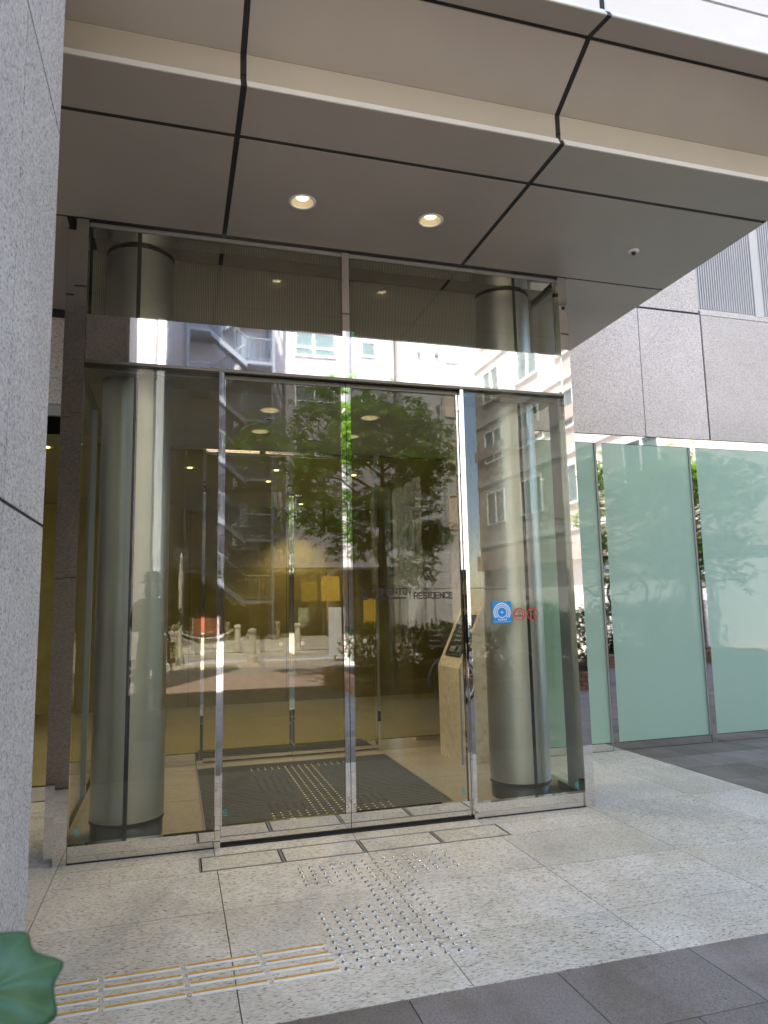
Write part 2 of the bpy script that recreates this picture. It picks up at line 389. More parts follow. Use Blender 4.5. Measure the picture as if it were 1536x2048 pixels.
# dark paving tiles
tw, th_ = 0.575, 0.40
y = -1.84; r_ = 0
while y > -3.35:
    x = -4.0 + (0.0 if r_ % 2 == 0 else 0.2875) + 0.2
    while x < 9.0:
        slab(SIDE, 'paving_tile', max(x, -4.2), min(x + tw, 9.0), max(y - th_, -3.40), y, 'dark_paving'); x += tw
    y -= th_; r_ += 1
y = 1.47; r_ = 0
while y > -1.80:
    x = 3.98 - (0.2875 if r_ % 2 else 0)
    while x < 9.0:
        if max(x, 3.98) < min(x + tw, 9.0) - 0.02: slab(SIDE, 'paving_tile', max(x, 3.98), min(x + tw, 9.0), max(y - th_, -1.84), y, 'dark_paving')
        x += tw
    y -= th_; r_ += 1
# the street behind: more pavement, pink band, pale band, kerb, road
def brickmat(name, base, c1, c2, mort, bw, rh, ms=0.006):
    m = mat(name, c1, 0.8); n = N(m)
    br = n.new('TexBrick')
    for k, v in (('Color1', (*c1, 1)), ('Color2', (*c2, 1)), ('Mortar', (*mort, 1))): br.inputs[k].default_value = v
    br.inputs['Scale'].default_value = 1.0; br.inputs['Brick Width'].default_value = bw; br.inputs['Row Height'].default_value = rh; br.inputs['Mortar Size'].default_value = ms
    n.link(n.pos(), br.inputs['Vector'])
    n.col(n.mix(1.0, br.outputs['Color'], n.ramp(n.noise(n.pos(), 4, 5), [(0.3, (0.85,) * 3), (0.7, (1.05,) * 3)]), 'MULTIPLY'))
brickmat('pave_dark', None, (0.235, 0.215, 0.205), (0.19, 0.175, 0.168), (0.07, 0.065, 0.06), 0.575, 0.40)
brickmat('pave_pink', None, (0.60, 0.42, 0.34), (0.54, 0.37, 0.30), (0.3, 0.22, 0.18), 0.30, 0.15)
brickmat('pave_pale', None, (0.52, 0.45, 0.37), (0.45, 0.39, 0.33), (0.26, 0.22, 0.19), 0.45, 0.30, 0.012)
sheet('pavement', -40, 40, -7.9, -3.40, 0.0, 'pave_dark')
sheet('pavement', 9.0, 40, -3.40, 1.47, 0.0, 'pave_dark')
sheet('pavement', -40, -4.2, -3.40, 1.47, 0.0, 'pave_dark')
sheet('pavement', -40, 40, -11.0, -7.9, 0.0, 'pave_pink')
sheet('pavement', -40, 40, -14.2, -11.0, 0.0, 'pave_pale')
box('kerb', -40, 40, -14.75, -14.2, -0.05, 0.02, 'white_paint').__setitem__('kind', 'structure')
sheet('road', -40, 40, -18.7, -14.75, -0.02, 'pave_pale')
for yy in (-15.6, -18.2): sheet('road_marking', -40, 40, yy - 0.11, yy + 0.11, -0.014, 'white_paint')
sheet('pavement', -40, 40, -34.0, -18.7, 0.0, 'pave_pale')

# ---- tactile studs and guide bars (set into the floor)
def stud_mesh():
    bm = bmesh.new(); lathe(bm, [(0.0125, 0.0), (0.0115, 0.0020), (0.0060, 0.0062), (0.0025, 0.0074), (0.0, 0.0076)], (0, 0, 0), 14)
    me = bpy.data.meshes.new('tactile_stud'); bm.to_mesh(me); bm.free()
    for p in me.polygons: p.use_smooth = True
    return me
st_me = stud_mesh(); st_me.materials.append(MATS['stud_steel'])
def stud(me, x, y, z, parent, sc=1.0):
    o = bpy.data.objects.new('tactile_stud', me); C.objects.link(o); o.parent = parent
    o.location = Vector((x, y, z)) - WL.get(parent, Vector((0, 0, 0))); o.scale = (sc,) * 3
PX, X0, Y0 = 0.0571, 0.649, -0.486
for r_ in range(20):
    cs = range(15) if r_ < 5 else (range(5, 10) if r_ < 10 else range(10))
    for c_ in cs: stud(st_me, X0 + c_ * PX + random.uniform(-.001, .001), Y0 - r_ * PX + random.uniform(-.001, .001), 0.0, FLOOR, 0.97)
xs = [0.612, 0.343, 0.055, -0.237, -0.53]
for k, yy in enumerate((-1.362, -1.432, -1.502, -1.572)):
    for a, b in zip(xs[1:], xs[:-1]):
        dx = 0.006 * k
        b_ = box('guide_bar', a + 0.009 + dx, b - 0.009 + dx, yy - 0.014, yy + 0.014, 0.0, 0.0045, 'bar_steel', FLOOR, bev=0.0015)
        box('yellow_strip', a + 0.012 + dx, b - 0.012 + dx, yy + 0.0005, yy + 0.0125, 0.0046, 0.0056, 'tactile_yellow', b_)

# ================================================================ THE BUILDING
BLD = empty('apartment_building', 'apartment building with granite walls, glass entrance and stepped metal canopy', 'building', (0, 0, 0))
ZT = 3.714
core = bmesh.new()
bx(core, -13, 16, 1.53, 1.63, 2.9, 16.8)                      # upper front wall core
bx(core, -13, 16, 7.4, 7.6, 0.0, 16.8)
bx(core, -13, -12.9, 1.63, 7.4, 0.0, 16.8); bx(core, 15.9, 16, 1.63, 7.4, 0.0, 16.8)
bx(core, -12.9, 15.9, 1.64, 7.4, 16.6, 16.75)
bx(core, 2.76, 5.194, 1.486, 1.529, 2.962, 7.0); bx(core, 5.194, 12.0, 1.495, 1.529, 2.962, 4.30)
CORE = obj('wall', core, 'joint_black', BLD)
def gpanel(parent, x0, x1, y0, y1, z0, z1, g=0.006):
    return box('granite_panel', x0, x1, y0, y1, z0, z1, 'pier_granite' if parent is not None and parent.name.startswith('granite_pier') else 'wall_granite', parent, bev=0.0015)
# right wall: granite cladding
YW = 1.48
J = 0.008
for x0, x1, z0, z1 in ((2.76, 4.444, 2.962, 4.296), (4.452, 5.203, 2.962, 4.296), (5.224, 6.30, 2.962, 4.296), (6.32, 7.4, 2.962, 4.296), (7.42, 8.5, 2.962, 4.296),
                       (2.76, 5.192, 4.318, 7.0), (8.0, 12.0, 4.318, 7.0), (8.52, 12.0, 2.962, 4.296)):
    gpanel(CORE, x0, x1, YW, 1.53, z0, z1)
gpanel(CORE, 5.224, 7.98, YW + 0.01, 1.53, 4.308, 4.352)      # sill under the louvre
for x0, x1 in ((-2.4, -0.68), (-4.2, -2.41)): gpanel(CORE, x0, x1, YW, 1.53, 2.962, 3.72)
for k in range(14):                                            # the upper storeys, plain slabs
    for zz in (7.02, 9.0, 11.0, 13.0, 14.85):
        gpanel(CORE, -13 + k * 2.07, -13 + k * 2.07 + 2.06, YW, 1.53, zz, zz + 1.97)
for k in range(6): gpanel(CORE, -13 + k * 2.0, -13 + k * 2.0 + 1.99, YW, 1.53, 4.32, 7.0)
# louvre bays
LOU = bmesh.new()
for a, b in ((5.195, 5.205), (5.945, 6.045), (6.70, 6.80), (7.45, 7.55)): bx(LOU, a, b, YW + 0.005, 1.53, 4.353, 7.0)
bx(LOU, 5.205, 7.45, YW + 0.02, 1.53, 4.353, 4.375)
LOU = obj('louvre_frame', LOU, 'louver_paint', BLD)
me = None
for a, b in ((5.215, 5.94), (6.055, 6.695)):
    x = a
    while x < b - 0.016:
        if me is None:
            bm = bmesh.new(); bx(bm, 0, 0.0135, 0.0, 0.030, 0, 2.6, 0.002)
            me = bpy.data.meshes.new('louvre_slat'); bm.to_mesh(me); bm.free(); me.materials.append(MATS['louver_paint'])
        o = bpy.data.objects.new('louvre_slat', me); C.objects.link(o); o.parent = LOU; o.location = (x, YW + 0.012, 4.376); x += 0.0305
# green frosted glass wall
GW = bmesh.new()
bx(GW, 2.76, 12.0, 1.50, 1.53, 0.0, 2.95)
GW = obj('glass_wall', GW, 'joint_black', BLD)
box('steel_head', 2.76, 12.0, YW + 0.002, 1.50, 2.872, 2.955, 'beam_steel', GW)
mx = [2.80, 3.865, 4.945, 6.02, 7.1, 8.18, 9.26]
for i, x in enumerate(mx[:-1]):
    box('frosted_pane', x + 0.062, mx[i + 1] - 0.002, YW + 0.004, 1.50, 0.072, 2.868, 'green_frosted', GW)
    box('mullion', mx[i + 1], mx[i + 1] + 0.060, YW - 0.012, 1.50, 0.0, 2.870, 'mirror_steel', GW)
    box('steel_sill', x + 0.062, mx[i + 1] - 0.002, YW - 0.004, 1.50, 0.0, 0.068, 'mirror_steel', GW)
    box('pane_bead', mx[i + 1] - 0.018, mx[i + 1] - 0.001, YW - 0.010, YW + 0.003, 0.07, 2.868, 'frame_grey', GW)
# left side behind the pier: glass doors under a lintel
LG = bmesh.new(); bx(LG, -4.2, -0.68, 1.49, 1.53, 2.87, 2.958)
LG = obj('side_entrance', LG, 'frame_grey', BLD)
for a, b in ((-2.2, -0.70), (-4.1, -2.22)): box('side_pane', a, b, 1.50, 1.51, 0.10, 2.87, 'inner_glass', LG)
box('side_rail', -4.2, -0.68, YW, 1.53, 0.0, 0.10, 'mirror_steel', LG)
# left soffit strip wall (dark reveal)
box('soffit_reveal', -4.2, -0.68, 1.46, 1.479, 3.66, 3.72, 'joint_black', LG)

# ---- pier on the left (granite clad wall that runs past the camera)
PX0, PX1, PY0, PY1 = -1.90, -0.411, -2.98, -1.889
PIER = empty('granite_pier', 'tall grey speckled granite pier wall left of the glass entrance', 'wall', (-1.1, -2.43, 0))
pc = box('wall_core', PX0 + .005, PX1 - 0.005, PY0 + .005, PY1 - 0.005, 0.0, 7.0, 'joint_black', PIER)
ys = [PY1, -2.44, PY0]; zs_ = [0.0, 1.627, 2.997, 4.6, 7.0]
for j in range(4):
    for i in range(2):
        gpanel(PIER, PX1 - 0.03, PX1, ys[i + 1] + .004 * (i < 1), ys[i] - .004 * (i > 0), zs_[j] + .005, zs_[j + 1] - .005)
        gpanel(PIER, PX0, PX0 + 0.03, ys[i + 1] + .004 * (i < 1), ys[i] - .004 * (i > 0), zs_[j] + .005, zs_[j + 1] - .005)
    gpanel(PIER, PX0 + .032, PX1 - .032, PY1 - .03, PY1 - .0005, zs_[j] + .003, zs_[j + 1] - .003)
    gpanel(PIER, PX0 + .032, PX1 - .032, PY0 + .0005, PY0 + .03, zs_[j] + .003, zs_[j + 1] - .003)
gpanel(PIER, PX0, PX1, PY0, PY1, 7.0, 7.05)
PIER2 = empty('granite_pier', 'granite pier standing free on the pavement, mirrored in the steel beam', 'wall', (-0.9, -8.9, 0))
for j in range(4): gpanel(PIER2, -1.5, -0.411, -9.4, -8.2, zs_[j] + .004, zs_[j + 1] - .004)


# ---- canopy
XR = 3.556
cb = bmesh.new()
prism(cb, [(-1.335, 3.80), (1.47, 3.80), (1.47, 4.45), (-1.745, 4.45), (-1.745, 4.13), (-1.80, 4.105), (-1.655, 4.118), (-1.318, 3.93), (-1.318, 3.85)], 'x', -4.2, XR - 0.012)
CAN = obj('canopy', cb, 'joint_black', BLD)
cols = [(-4.2, -1.387), (-1.358, 0.2475), (0.2765, 1.8815), (1.9105, XR)]
def cpanel(name, prof, x0, x1, m):
    bm = bmesh.new(); prism(bm, prof, 'x', x0, x1)
    return obj(name, bm, m, CAN)
def holed_panel(name, x0, x1, y0, y1, z, holes, r, m, parent, up=0.02):
    """thin ceiling panel with round cut-outs; the panel is split into cells, one per hole"""
    bm = bmesh.new()
    for cx0, cx1, cy0, cy1, hx, hy in holes:
        ang = sorted([2 * math.pi * k / 48 for k in range(48)] + [math.atan2(yy - hy, xx - hx) % (2 * math.pi) for xx in (cx0, cx1) for yy in (cy0, cy1)])
        out, inn, top = [], [], []
        for t_ in ang:
            c_, s_ = math.cos(t_), math.sin(t_)
            k = min([((cx1 if c_ > 0 else cx0) - hx) / c_ if abs(c_) > 1e-9 else 1e9, ((cy1 if s_ > 0 else cy0) - hy) / s_ if abs(s_) > 1e-9 else 1e9])
            out.append(bm.verts.new((hx + c_ * k, hy + s_ * k, z))); inn.append(bm.verts.new((hx + c_ * r, hy + s_ * r, z))); top.append(bm.verts.new((hx + c_ * r, hy + s_ * r, z + up)))
        q = len(ang)
        for i in range(q):
            j = (i + 1) % q; bm.faces.new((out[i], inn[i], inn[j], out[j])); bm.faces.new((inn[i], top[i], top[j], inn[j]))
    for a, b in (((x0, y0), (x1, y0)), ((x1, y0), (x1, y1)), ((x1, y1), (x0, y1)), ((x0, y1), (x0, y0))):
        bm.faces.new([bm.verts.new(p) for p in ((*a, z), (*b, z), (*b, z + up), (*a, z + up))])
    return obj(name, bm, m, parent)
LAMPS = [(0.679, -0.512), (1.480, -0.507)]
for i, (x0, x1) in enumerate(cols):
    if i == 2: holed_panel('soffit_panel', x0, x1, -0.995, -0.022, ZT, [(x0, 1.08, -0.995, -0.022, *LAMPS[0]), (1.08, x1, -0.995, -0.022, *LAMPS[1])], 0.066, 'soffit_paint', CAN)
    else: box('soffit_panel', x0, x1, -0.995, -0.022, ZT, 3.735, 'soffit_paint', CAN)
    cpanel('lip_panel', [(-1.025, ZT), (-1.025, 3.730), (-1.345, 3.730), (-1.345, 3.757), (-1.349, 3.757), (-1.353, 3.754), (-1.371, ZT + .003), (-1.369, ZT)], x0, x1, 'soffit_paint')
    cpanel('skylit_lip_strip', [(-1.3715, ZT + .0025), (-1.3735, ZT + .0045), (-1.3545, 3.7565), (-1.3525, 3.7555)], x0, x1, 'skylit_lip_paint')  # strip added over the lip to paint its sky-lit face
    cpanel('skylit_lip_strip', [(-1.8315, 4.0555), (-1.8335, 4.0570), (-1.8095, 4.1005), (-1.8075, 4.0995)], x0, x1, 'skylit_lip_paint')  # likewise on the front lip, sky brightness painted by an added strip
    cpanel('riser_panel', [(-1.335, 3.735), (-1.320, 3.735), (-1.320, 3.915), (-1.335, 3.905)], x0, x1, 'shaded_riser_paint')
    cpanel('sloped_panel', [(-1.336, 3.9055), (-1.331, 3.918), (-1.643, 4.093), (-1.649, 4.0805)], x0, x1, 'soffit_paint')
    cpanel('edge_panel', [(-1.668, 4.0855), (-1.668, 4.10), (-1.80, 4.08), (-1.80, 4.102), (-1.804, 4.102), (-1.808, 4.098), (-1.831, 4.056), (-1.829, 4.052)], x0, x1, 'soffit_paint')
    cpanel('fascia_panel', [(-1.778, 4.085), (-1.747, 4.085), (-1.747, 4.322), (-1.778, 4.322)], x0, x1, 'lit_fascia_paint')
    cpanel('fascia_panel', [(-1.778, 4.338), (-1.747, 4.338), (-1.747, 4.47), (-1.778, 4.47)], x0, x1, 'lit_fascia_paint')
    if i < 3:                                               # black joints across the soffits
        a, b = x1, cols[i + 1][0]
        cpanel('joint_strip', [(-1.352, 3.718), (-1.352, 3.75), (-1.366, 3.75), (-1.366, 3.718), (-1.36, 3.7175), (0.40, 3.7175), (0.40, 3.73), (-1.33, 3.73)][::-1] if False else [(-1.366, 3.7175), (0.40, 3.7175), (0.40, 3.73), (-1.349, 3.73), (-1.349, 3.753), (-1.353, 3.75)], a, b, 'joint_black')
        cpanel('joint_strip', [(-1.331, 3.735), (-1.322, 3.735), (-1.322, 3.915), (-1.331, 3.908)], a, b, 'joint_black')
        cpanel('joint_strip', [(-1.333, 3.9085), (-1.328, 3.92), (-1.648, 4.096), (-1.652, 4.0865)], a, b, 'joint_black')
        cpanel('joint_strip', [(-1.652, 4.0895), (-1.652, 4.105), (-1.80, 4.085), (-1.80, 4.098), (-1.806, 4.096), (-1.827, 4.057)], a, b, 'joint_black')
        cpanel('joint_strip', [(-1.774, 4.09), (-1.75, 4.09), (-1.75, 4.46), (-1.774, 4.46)], a, b, 'joint_black')
for y0, y1 in ((-1.027, -0.993), (-0.024, 0.0)):
    for a, b in cols: box('joint_strip', a, b, y0, y1, 3.7176, 3.73, 'joint_black', CAN)
box('joint_strip', -4.2, XR, -1.672, -1.640, 4.0905, 4.10, 'joint_black', CAN)
box('soffit_panel', 2.735, XR, 0.002, 1.47, ZT, 3.735, 'soffit_paint', CAN)
for x0, x1 in ((-2.2, -0.665), (-4.2, -2.21)):
    box('soffit_panel', x0, min(x1, -0.665), 0.002, 1.44, ZT, 3.735, 'soffit_paint', CAN)
box('joint_strip', -0.664, -0.535, 0.0, 0.145, 3.712, 3.73, 'joint_black', CAN)
for x0, x1 in ((-0.53, 0.2475), (0.2765, 1.8815), (1.9105, 2.66)): box('soffit_panel', x0, x1, 0.215, 0.40, ZT, 3.735, 'soffit_paint', CAN)
box('end_panel', XR, XR + 0.004, -1.30, 1.46, 3.716, 4.44, 'lit_fascia_paint', CAN)

# ---- glass front (vestibule)
VES = bmesh.new()                                            # steel frame of the glass box
bx(VES, -0.605, -0.536, -0.022, 0.06, 0.0, 3.705)
VES = obj('entrance_front', VES, 'mirror_steel', BLD)
box('corner_post', -0.664, -0.607, 0.062, 0.14, 0.0, 3.690, 'mirror_steel', VES)
box('corner_post', 2.640, 2.709, -0.022, 0.06, 0.0, 3.705, 'mirror_steel', VES)
box('corner_post', 2.711, 2.735, 0.062, 0.14, 0.0, 3.690, 'mirror_steel', VES)
bm = bmesh.new(); bx(bm, -0.534, 2.638, -0.012, 0.10, 2.832, 3.112); obj('mirror_beam', bm, 'beam_steel', VES)
box('beam_drip', -0.534, 2.638, -0.020, 0.10, 2.812, 2.829, 'dark_steel', VES)
box('head_channel', -0.534, 2.638, 0.005, 0.205, ZT - 0.012, ZT + 0.004, 'mirror_steel', VES)
box('head_channel', -0.534, 2.638, 0.020, 0.030, ZT - 0.030, ZT - 0.013, 'frame_grey', VES)
for a, b in ((-0.532, 1.028), (1.080, 2.636)): box('transom_pane', a, b, 0.032, 0.042, 3.114, 3.700, 'transom_glass', VES)
box('transom_mullion', 1.030, 1.078, -0.006, 0.055, 3.114, 3.700, 'mirror_steel', VES)
# fixed side lights
for a, b in ((-0.534, 0.240), (1.872, 2.638)):
    sl = box('sidelight_rail', a, b, -0.004, 0.045, 0.0, 0.092, 'mirror_steel', VES)
    box('sidelight_pane', a + 0.001, b - 0.001, 0.012, 0.022, 0.092, 2.812, 'front_glass', VES)
    box('sidelight_gasket', a, b, -0.010, 0.0, 0.0, 0.006, 'dark_gap', VES)
for a, b in ((0.242, 0.272), (1.846, 1.870)): box('jamb', a, b, -0.010, 0.05, 0.0, 2.811, 'mirror_steel', VES)
# sliding doors
DOORS = []
for a, b in ((0.276, 1.052), (1.056, 1.842)):
    bm = bmesh.new()
    bx(bm, a, b, 0.030, 0.062, 0.020, 0.105)
    if a < 0.5: bx(bm, b - 0.030, b, 0.030, 0.062, 0.105, 2.780); bx(bm, a, a + 0.008, 0.030, 0.062, 0.105, 2.780)
    else: bx(bm, a, a + 0.030, 0.030, 0.062, 0.105, 2.780); bx(bm, b - 0.012, b, 0.030, 0.062, 0.105, 2.780)
    d = obj('sliding_door', bm, 'mirror_steel', VES); DOORS.append(d)
    box('top_rail', a, b, 0.030, 0.062, 2.7805, 2.806, 'dark_steel', d)
    ga, gb = (a + 0.009, b - 0.031) if a < 0.5 else (a + 0.031, b - 0.013)
    box('door_pane', ga, gb, 0.040, 0.050, 0.106, 2.779, 'front_glass', d)
box('door_track', 0.272, 1.846, -0.005, 0.10, 0.0005, 0.004, 'dark_gap', VES)
box('door_seal', 1.0522, 1.0558, 0.040, 0.058, 0.02, 2.80, 'joint_black', VES)
# side walls of the glass box
for x, y1 in ((-0.59, 2.30), (2.682, 1.475)):
    box('side_rail', x - 0.02, x + 0.02, 0.062, y1, 0.0, 0.09, 'mirror_steel', VES)
    for za, zb in ((0.092, 2.83), (2.86, ZT - .02)): box('side_pane', x - 0.005, x + 0.005, 0.064, y1 - .002, za, zb, 'clear_glass', VES)
    box('side_transom', x - 0.02, x + 0.02, 0.064, y1, 2.832, 2.858, 'frame_grey', VES)
    box('side_post', x - 0.022, x + 0.022, 1.10, 1.145, 0.092, 2.831, 'frame_grey', VES) if x < 0 else box('side_post', x - 0.045, x + 0.0, 0.062, 0.19, 0.092, 2.831, 'frame_grey', VES)
# small maker's marks etched on the panes
def mark(x, y, z, parent):
    bm = bmesh.new()
    for k in range(9):
        t = R(40 + k * 31); t2 = R(40 + (k + 1) * 31); r1, r2 = 0.009, 0.0145
        vs = [bm.verts.new((x + r * math.cos(q), y, z + r * math.sin(q))) for r, q in ((r1, t), (r2, t), (r2, t2), (r1, t2))]
        bm.faces.new(vs)
    bx(bm, x - .004, x + .010, y - .0003, y, z - 0.003, z + 0.003); bx(bm, x - .012, x + .012, y - .0003, y, z - 0.024, z - 0.019)
    obj('glass_mark', bm, 'teal_mark', parent)
for x, z, yy in ((-0.488, 0.165, 0.0115), (0.305, 0.185, 0.0395), (1.795, 0.170, 0.0395), (2.60, 0.145, 0.0115), (1.108, 3.155, 0.0315)): mark(x, yy, z, VES)
# lettering on the right door leaf
GL = {'M': [[(0, 0), (0, 1), (.5, .42), (1, 1), (1, 0)]], 'O': [[(.15, 0), (0, .15), (0, .85), (.15, 1), (.85, 1), (1, .85), (1, .15), (.85, 0), (.15, 0)]],
      'E': [[(1, 1), (0, 1), (0, 0), (1, 0)], [(0, .5), (.9, .5)]], 'N': [[(0, 0), (0, 1), (1, 0), (1, 1)]], 'T': [[(0, 1), (1, 1)], [(.5, 1), (.5, 0)]],
      'R': [[(0, 0), (0, 1), (.8, 1), (1, .85), (1, .6), (.8, .45), (0, .45)], [(.55, .45), (1, 0)]], 'S': [[(1, .85), (.85, 1), (.15, 1), (0, .85), (0, .65), (.15, .52), (.85, .48), (1, .35), (1, .15), (.85, 0), (.15, 0), (0, .15)]],
      'I': [[(.5, 0), (.5, 1)]], 'D': [[(0, 0), (0, 1), (.75, 1), (1, .8), (1, .2), (.75, 0), (0, 0)]], 'C': [[(1, .82), (.85, 1), (.15, 1), (0, .85), (0, .15), (.15, 0), (.85, 0), (1, .18)]],
      'H': [[(0, 0), (0, 1)], [(1, 0), (1, 1)], [(0, .5), (1, .5)]], 'U': [[(0, 1), (0, .25), (.25, 0), (.75, 0), (1, .25), (1, 1)]]}
def stroke(bm, pts, w, y, th=0.0006):
    for (ax, az), (bx_, bz) in zip(pts, pts[1:]):
        d = Vector((bx_ - ax, bz - az)); L = d.length
        if L < 1e-9: continue
        d /= L; nrm = Vector((-d.y, d.x)) * w / 2; e = d * w * 0.45
        q = [(ax - e.x + nrm.x, az - e.y + nrm.y), (ax - e.x - nrm.x, az - e.y - nrm.y), (bx_ + e.x - nrm.x, bz + e.y - nrm.y), (bx_ + e.x + nrm.x, bz + e.y + nrm.y)]
        y0 = y - random.uniform(0, 0.00012)
        bm.faces.new([bm.verts.new((px, y0 - th, pz)) for px, pz in q])
def word(bm, txt, x, z, h, adv, wd, w, y):
    for i, ch in enumerate(txt):
        k = 0.35 if ch == 'I' else 1.0
        for pl in GL[ch]: stroke(bm, [(x + (px * wd if ch != 'I' else wd * 0.2), z + pz * h) for px, pz in pl], w, y)
        x += adv * (0.62 if ch == 'I' else 1.0)
LY = 0.0385
bm = bmesh.new()
word(bm, 'MOMENTO', 1.214, 1.424, 0.036, 0.0345, 0.0255, 0.0062, LY)
word(bm, 'SHIODOME', 1.214, 1.393, 0.016, 0.0148, 0.0108, 0.0030, LY)
word(bm, 'RESIDENCE', 1.497, 1.395, 0.036, 0.0318, 0.0225, 0.0062, LY)
stroke(bm, [(1.470, 1.392), (1.470, 1.452)], 0.0025, LY)
for k in range(7): stroke(bm, [(1.342 + k * .014, 1.400), (1.350 + k * .014, 1.400)], 0.010, LY); 
ix, iz = 1.146, 1.390                                          # emblem: notched block over an arch
for q in ([(0, .034), (.010, .034), (.010, .066), (0, .070)], [(.010, .034), (.034, .034), (.034, .044), (.010, .044)], [(.010, .044), (.020, .044), (.034, .070), (.024, .060)],
          [(0, 0), (.034, 0), (.034, .009), (0, .009)], [(0, .009), (.010, .009), (.010, .028), (0, .028)], [(.010, .020), (.027, .020), (.027, .028), (.010, .028)], [(.027, .009), (.034, .009), (.034, .026), (.027, .026)]):
    bm.faces.new([bm.verts.new((ix + a, LY - .0006, iz + b)) for a, b in q])
bmesh.ops.recalc_face_normals(bm, faces=bm.faces[:])
obj('lettering', bm, 'ink_black', DOORS[1])

# ---- ribbed bulkhead, vestibule ceiling, inner glass, lobby
INT = bmesh.new()
bx(INT, -0.56, 2.66, 0.42, 0.46, 2.850, ZT + .02)
INT = obj('ribbed_bulkhead', INT, 'ribbed_panel', BLD)
VL = [(0.67, 0.90), (0.67, 1.57), (1.47, 0.95), (1.47, 1.60)]
ceil = holed_panel('ceiling', -0.60, 2.70, 0.47, 2.28, 2.845, [(-0.60, 1.07, 0.47, 1.24, *VL[0]), (-0.60, 1.07, 1.24, 2.28, *VL[1]), (1.07, 2.70, 0.47, 1.24, *VL[2]), (1.07, 2.70, 1.24, 2.28, *VL[3])], 0.066, 'ceiling_paint', BLD, 0.05)
box('ceiling_edge', -0.57, 2.66, 0.20, 0.468, 2.832, 2.849, 'frame_grey', ceil)
box('ceiling_edge', -0.57, 2.66, 0.10, 0.19, 2.80, 2.815, 'frame_grey', ceil)
box('ceiling_panel', -4.2, 6.0, 2.34, 7.39, 2.86, 2.92, 'ceiling_paint', BLD)
LOB = bmesh.new(); bx(LOB, -4.2, 6.5, 6.30, 6.36, 0.0, 2.86); LOB = obj('lobby_wall', LOB, 'lobby_wall', BLD)
for x in (-2.6, -1.2, .2, 1.6, 3.0, 4.4): box('wall_joint', x, x + .006, 6.296, 6.299, 0.0, 2.86, 'dark_gap', LOB)
box('side_wall', 4.6, 4.7, 1.70, 6.29, 0.0, 2.86, 'lobby_wall', BLD); box('side_wall', -4.3, -4.2, 1.64, 6.29, 0.0, 2.9, 'lobby_wall', BLD)
box('marble_wall', 2.662, 2.76, 1.478, 2.30, 0.0, 2.845, 'tan_marble', BLD)
LF = sheet('lobby_floor', -4.2, 6.5, 2.30, 6.30, -0.004, 'inner_floor')
LF2 = sheet('lobby_floor', -4.2, -0.60, 1.53, 2.30, -0.004, 'inner_floor')
YI = 2.30
IN = bmesh.new(); bx(IN, -0.58, 2.66, YI - .01, YI + 0.08, 2.832, 2.880)
IN = obj('inner_glazing', IN, 'mirror_steel', BLD)
for x in (-0.575, 0.232, 1.868): box('inner_mullion', x, x + 0.028, YI - .005, YI + .045, 0.0, 2.831, 'mirror_steel', IN)
for a, b in ((-0.545, 0.230), (1.898, 2.655)):
    box('inner_rail', a, b, YI, YI + .04, 0.0, 0.10, 'mirror_steel', IN); box('inner_pane', a, b, YI + .015, YI + .025, 0.10, 2.831, 'inner_glass', IN)
for a, b in ((0.262, 1.056), (1.060, 1.866)):
    bm = bmesh.new(); bx(bm, a, b, YI + .045, YI + .075, 0.015, 0.09); bx(bm, a, b, YI + .045, YI + .075, 2.80, 2.83)
    bx(bm, b - .022 if a < .5 else a, b if a < .5 else a + .022, YI + .045, YI + .075, 0.09, 2.80)
    d = obj('inner_door', bm, 'mirror_steel', IN)
    box('inner_door_pane', a + (0 if a < .5 else .023), b - (.023 if a < .5 else 0), YI + .055, YI + .065, 0.091, 2.799, 'inner_glass', d)
    for x in ((a + .10, b - .10)):
        bm = bmesh.new(); torus(bm, (x, YI + .050, 1.02), .014, .004, 20, 6); bx(bm, x - .010, x + .010, YI + .0485, YI + .0515, 1.016, 1.024); obj('collision_marker', bm, 'frost_dot', d)
# warm wall-wash on the lobby wall comes from lamps below

# ================================================================ COLUMNS
def column(x, label, seams):
    t = empty('steel_column', label, 'column', (x, 0.43, 0), 'steel columns inside the glass front')
    c = (x, 0.43, 0); r = 0.215
    bm = bmesh.new(); lathe(bm, [(r, 0.118), (r, ZT - 0.03)], c, 72); sh = obj('shaft', bm, 'brushed_steel', t, smooth=True)
    bm = bmesh.new(); lathe(bm, [(r - .006, 0.0), (r - .006, 0.100), (0, .100)], c, 72); obj('plinth', bm, 'plinth_steel', t, smooth=True)
    for z0, z1 in ((0.100, 0.1185), (ZT - 0.031, ZT - 0.002)):
        bm = bmesh.new(); lathe(bm, [(0, z0), (r - .004, z0), (r + .0012, z0 + .001), (r + .0012, z1 - .001), (r - .004, z1), (0, z1)], c, 72); obj('black_ring', bm, 'joint_black', t)
    for a in seams:
        bm = bmesh.new(); w = 0.0125
        p = []
        for s in (-1, 1):
            aa = a + s * w / r
            p.append((c[0] + (r + .0015) * math.sin(aa), c[1] - (r + .0015) * math.cos(aa)))
        am = a
        prism(bm, [p[0], (c[0] + (r + .002) * math.sin(am), c[1] - (r + .002) * math.cos(am)), p[1], (c[0] + (r - .01) * math.sin(am), c[1] - (r - .01) * math.cos(am))], 'z', 0.06, ZT - 0.01)
        obj('joint_strip', bm, 'joint_black', t)
column(-0.257, 'brushed steel column with black joint, beside the left corner post', [R(0), R(180)])
column(2.397, 'brushed steel column with black joint, behind the round red prohibition stickers', [R(2), R(182)])

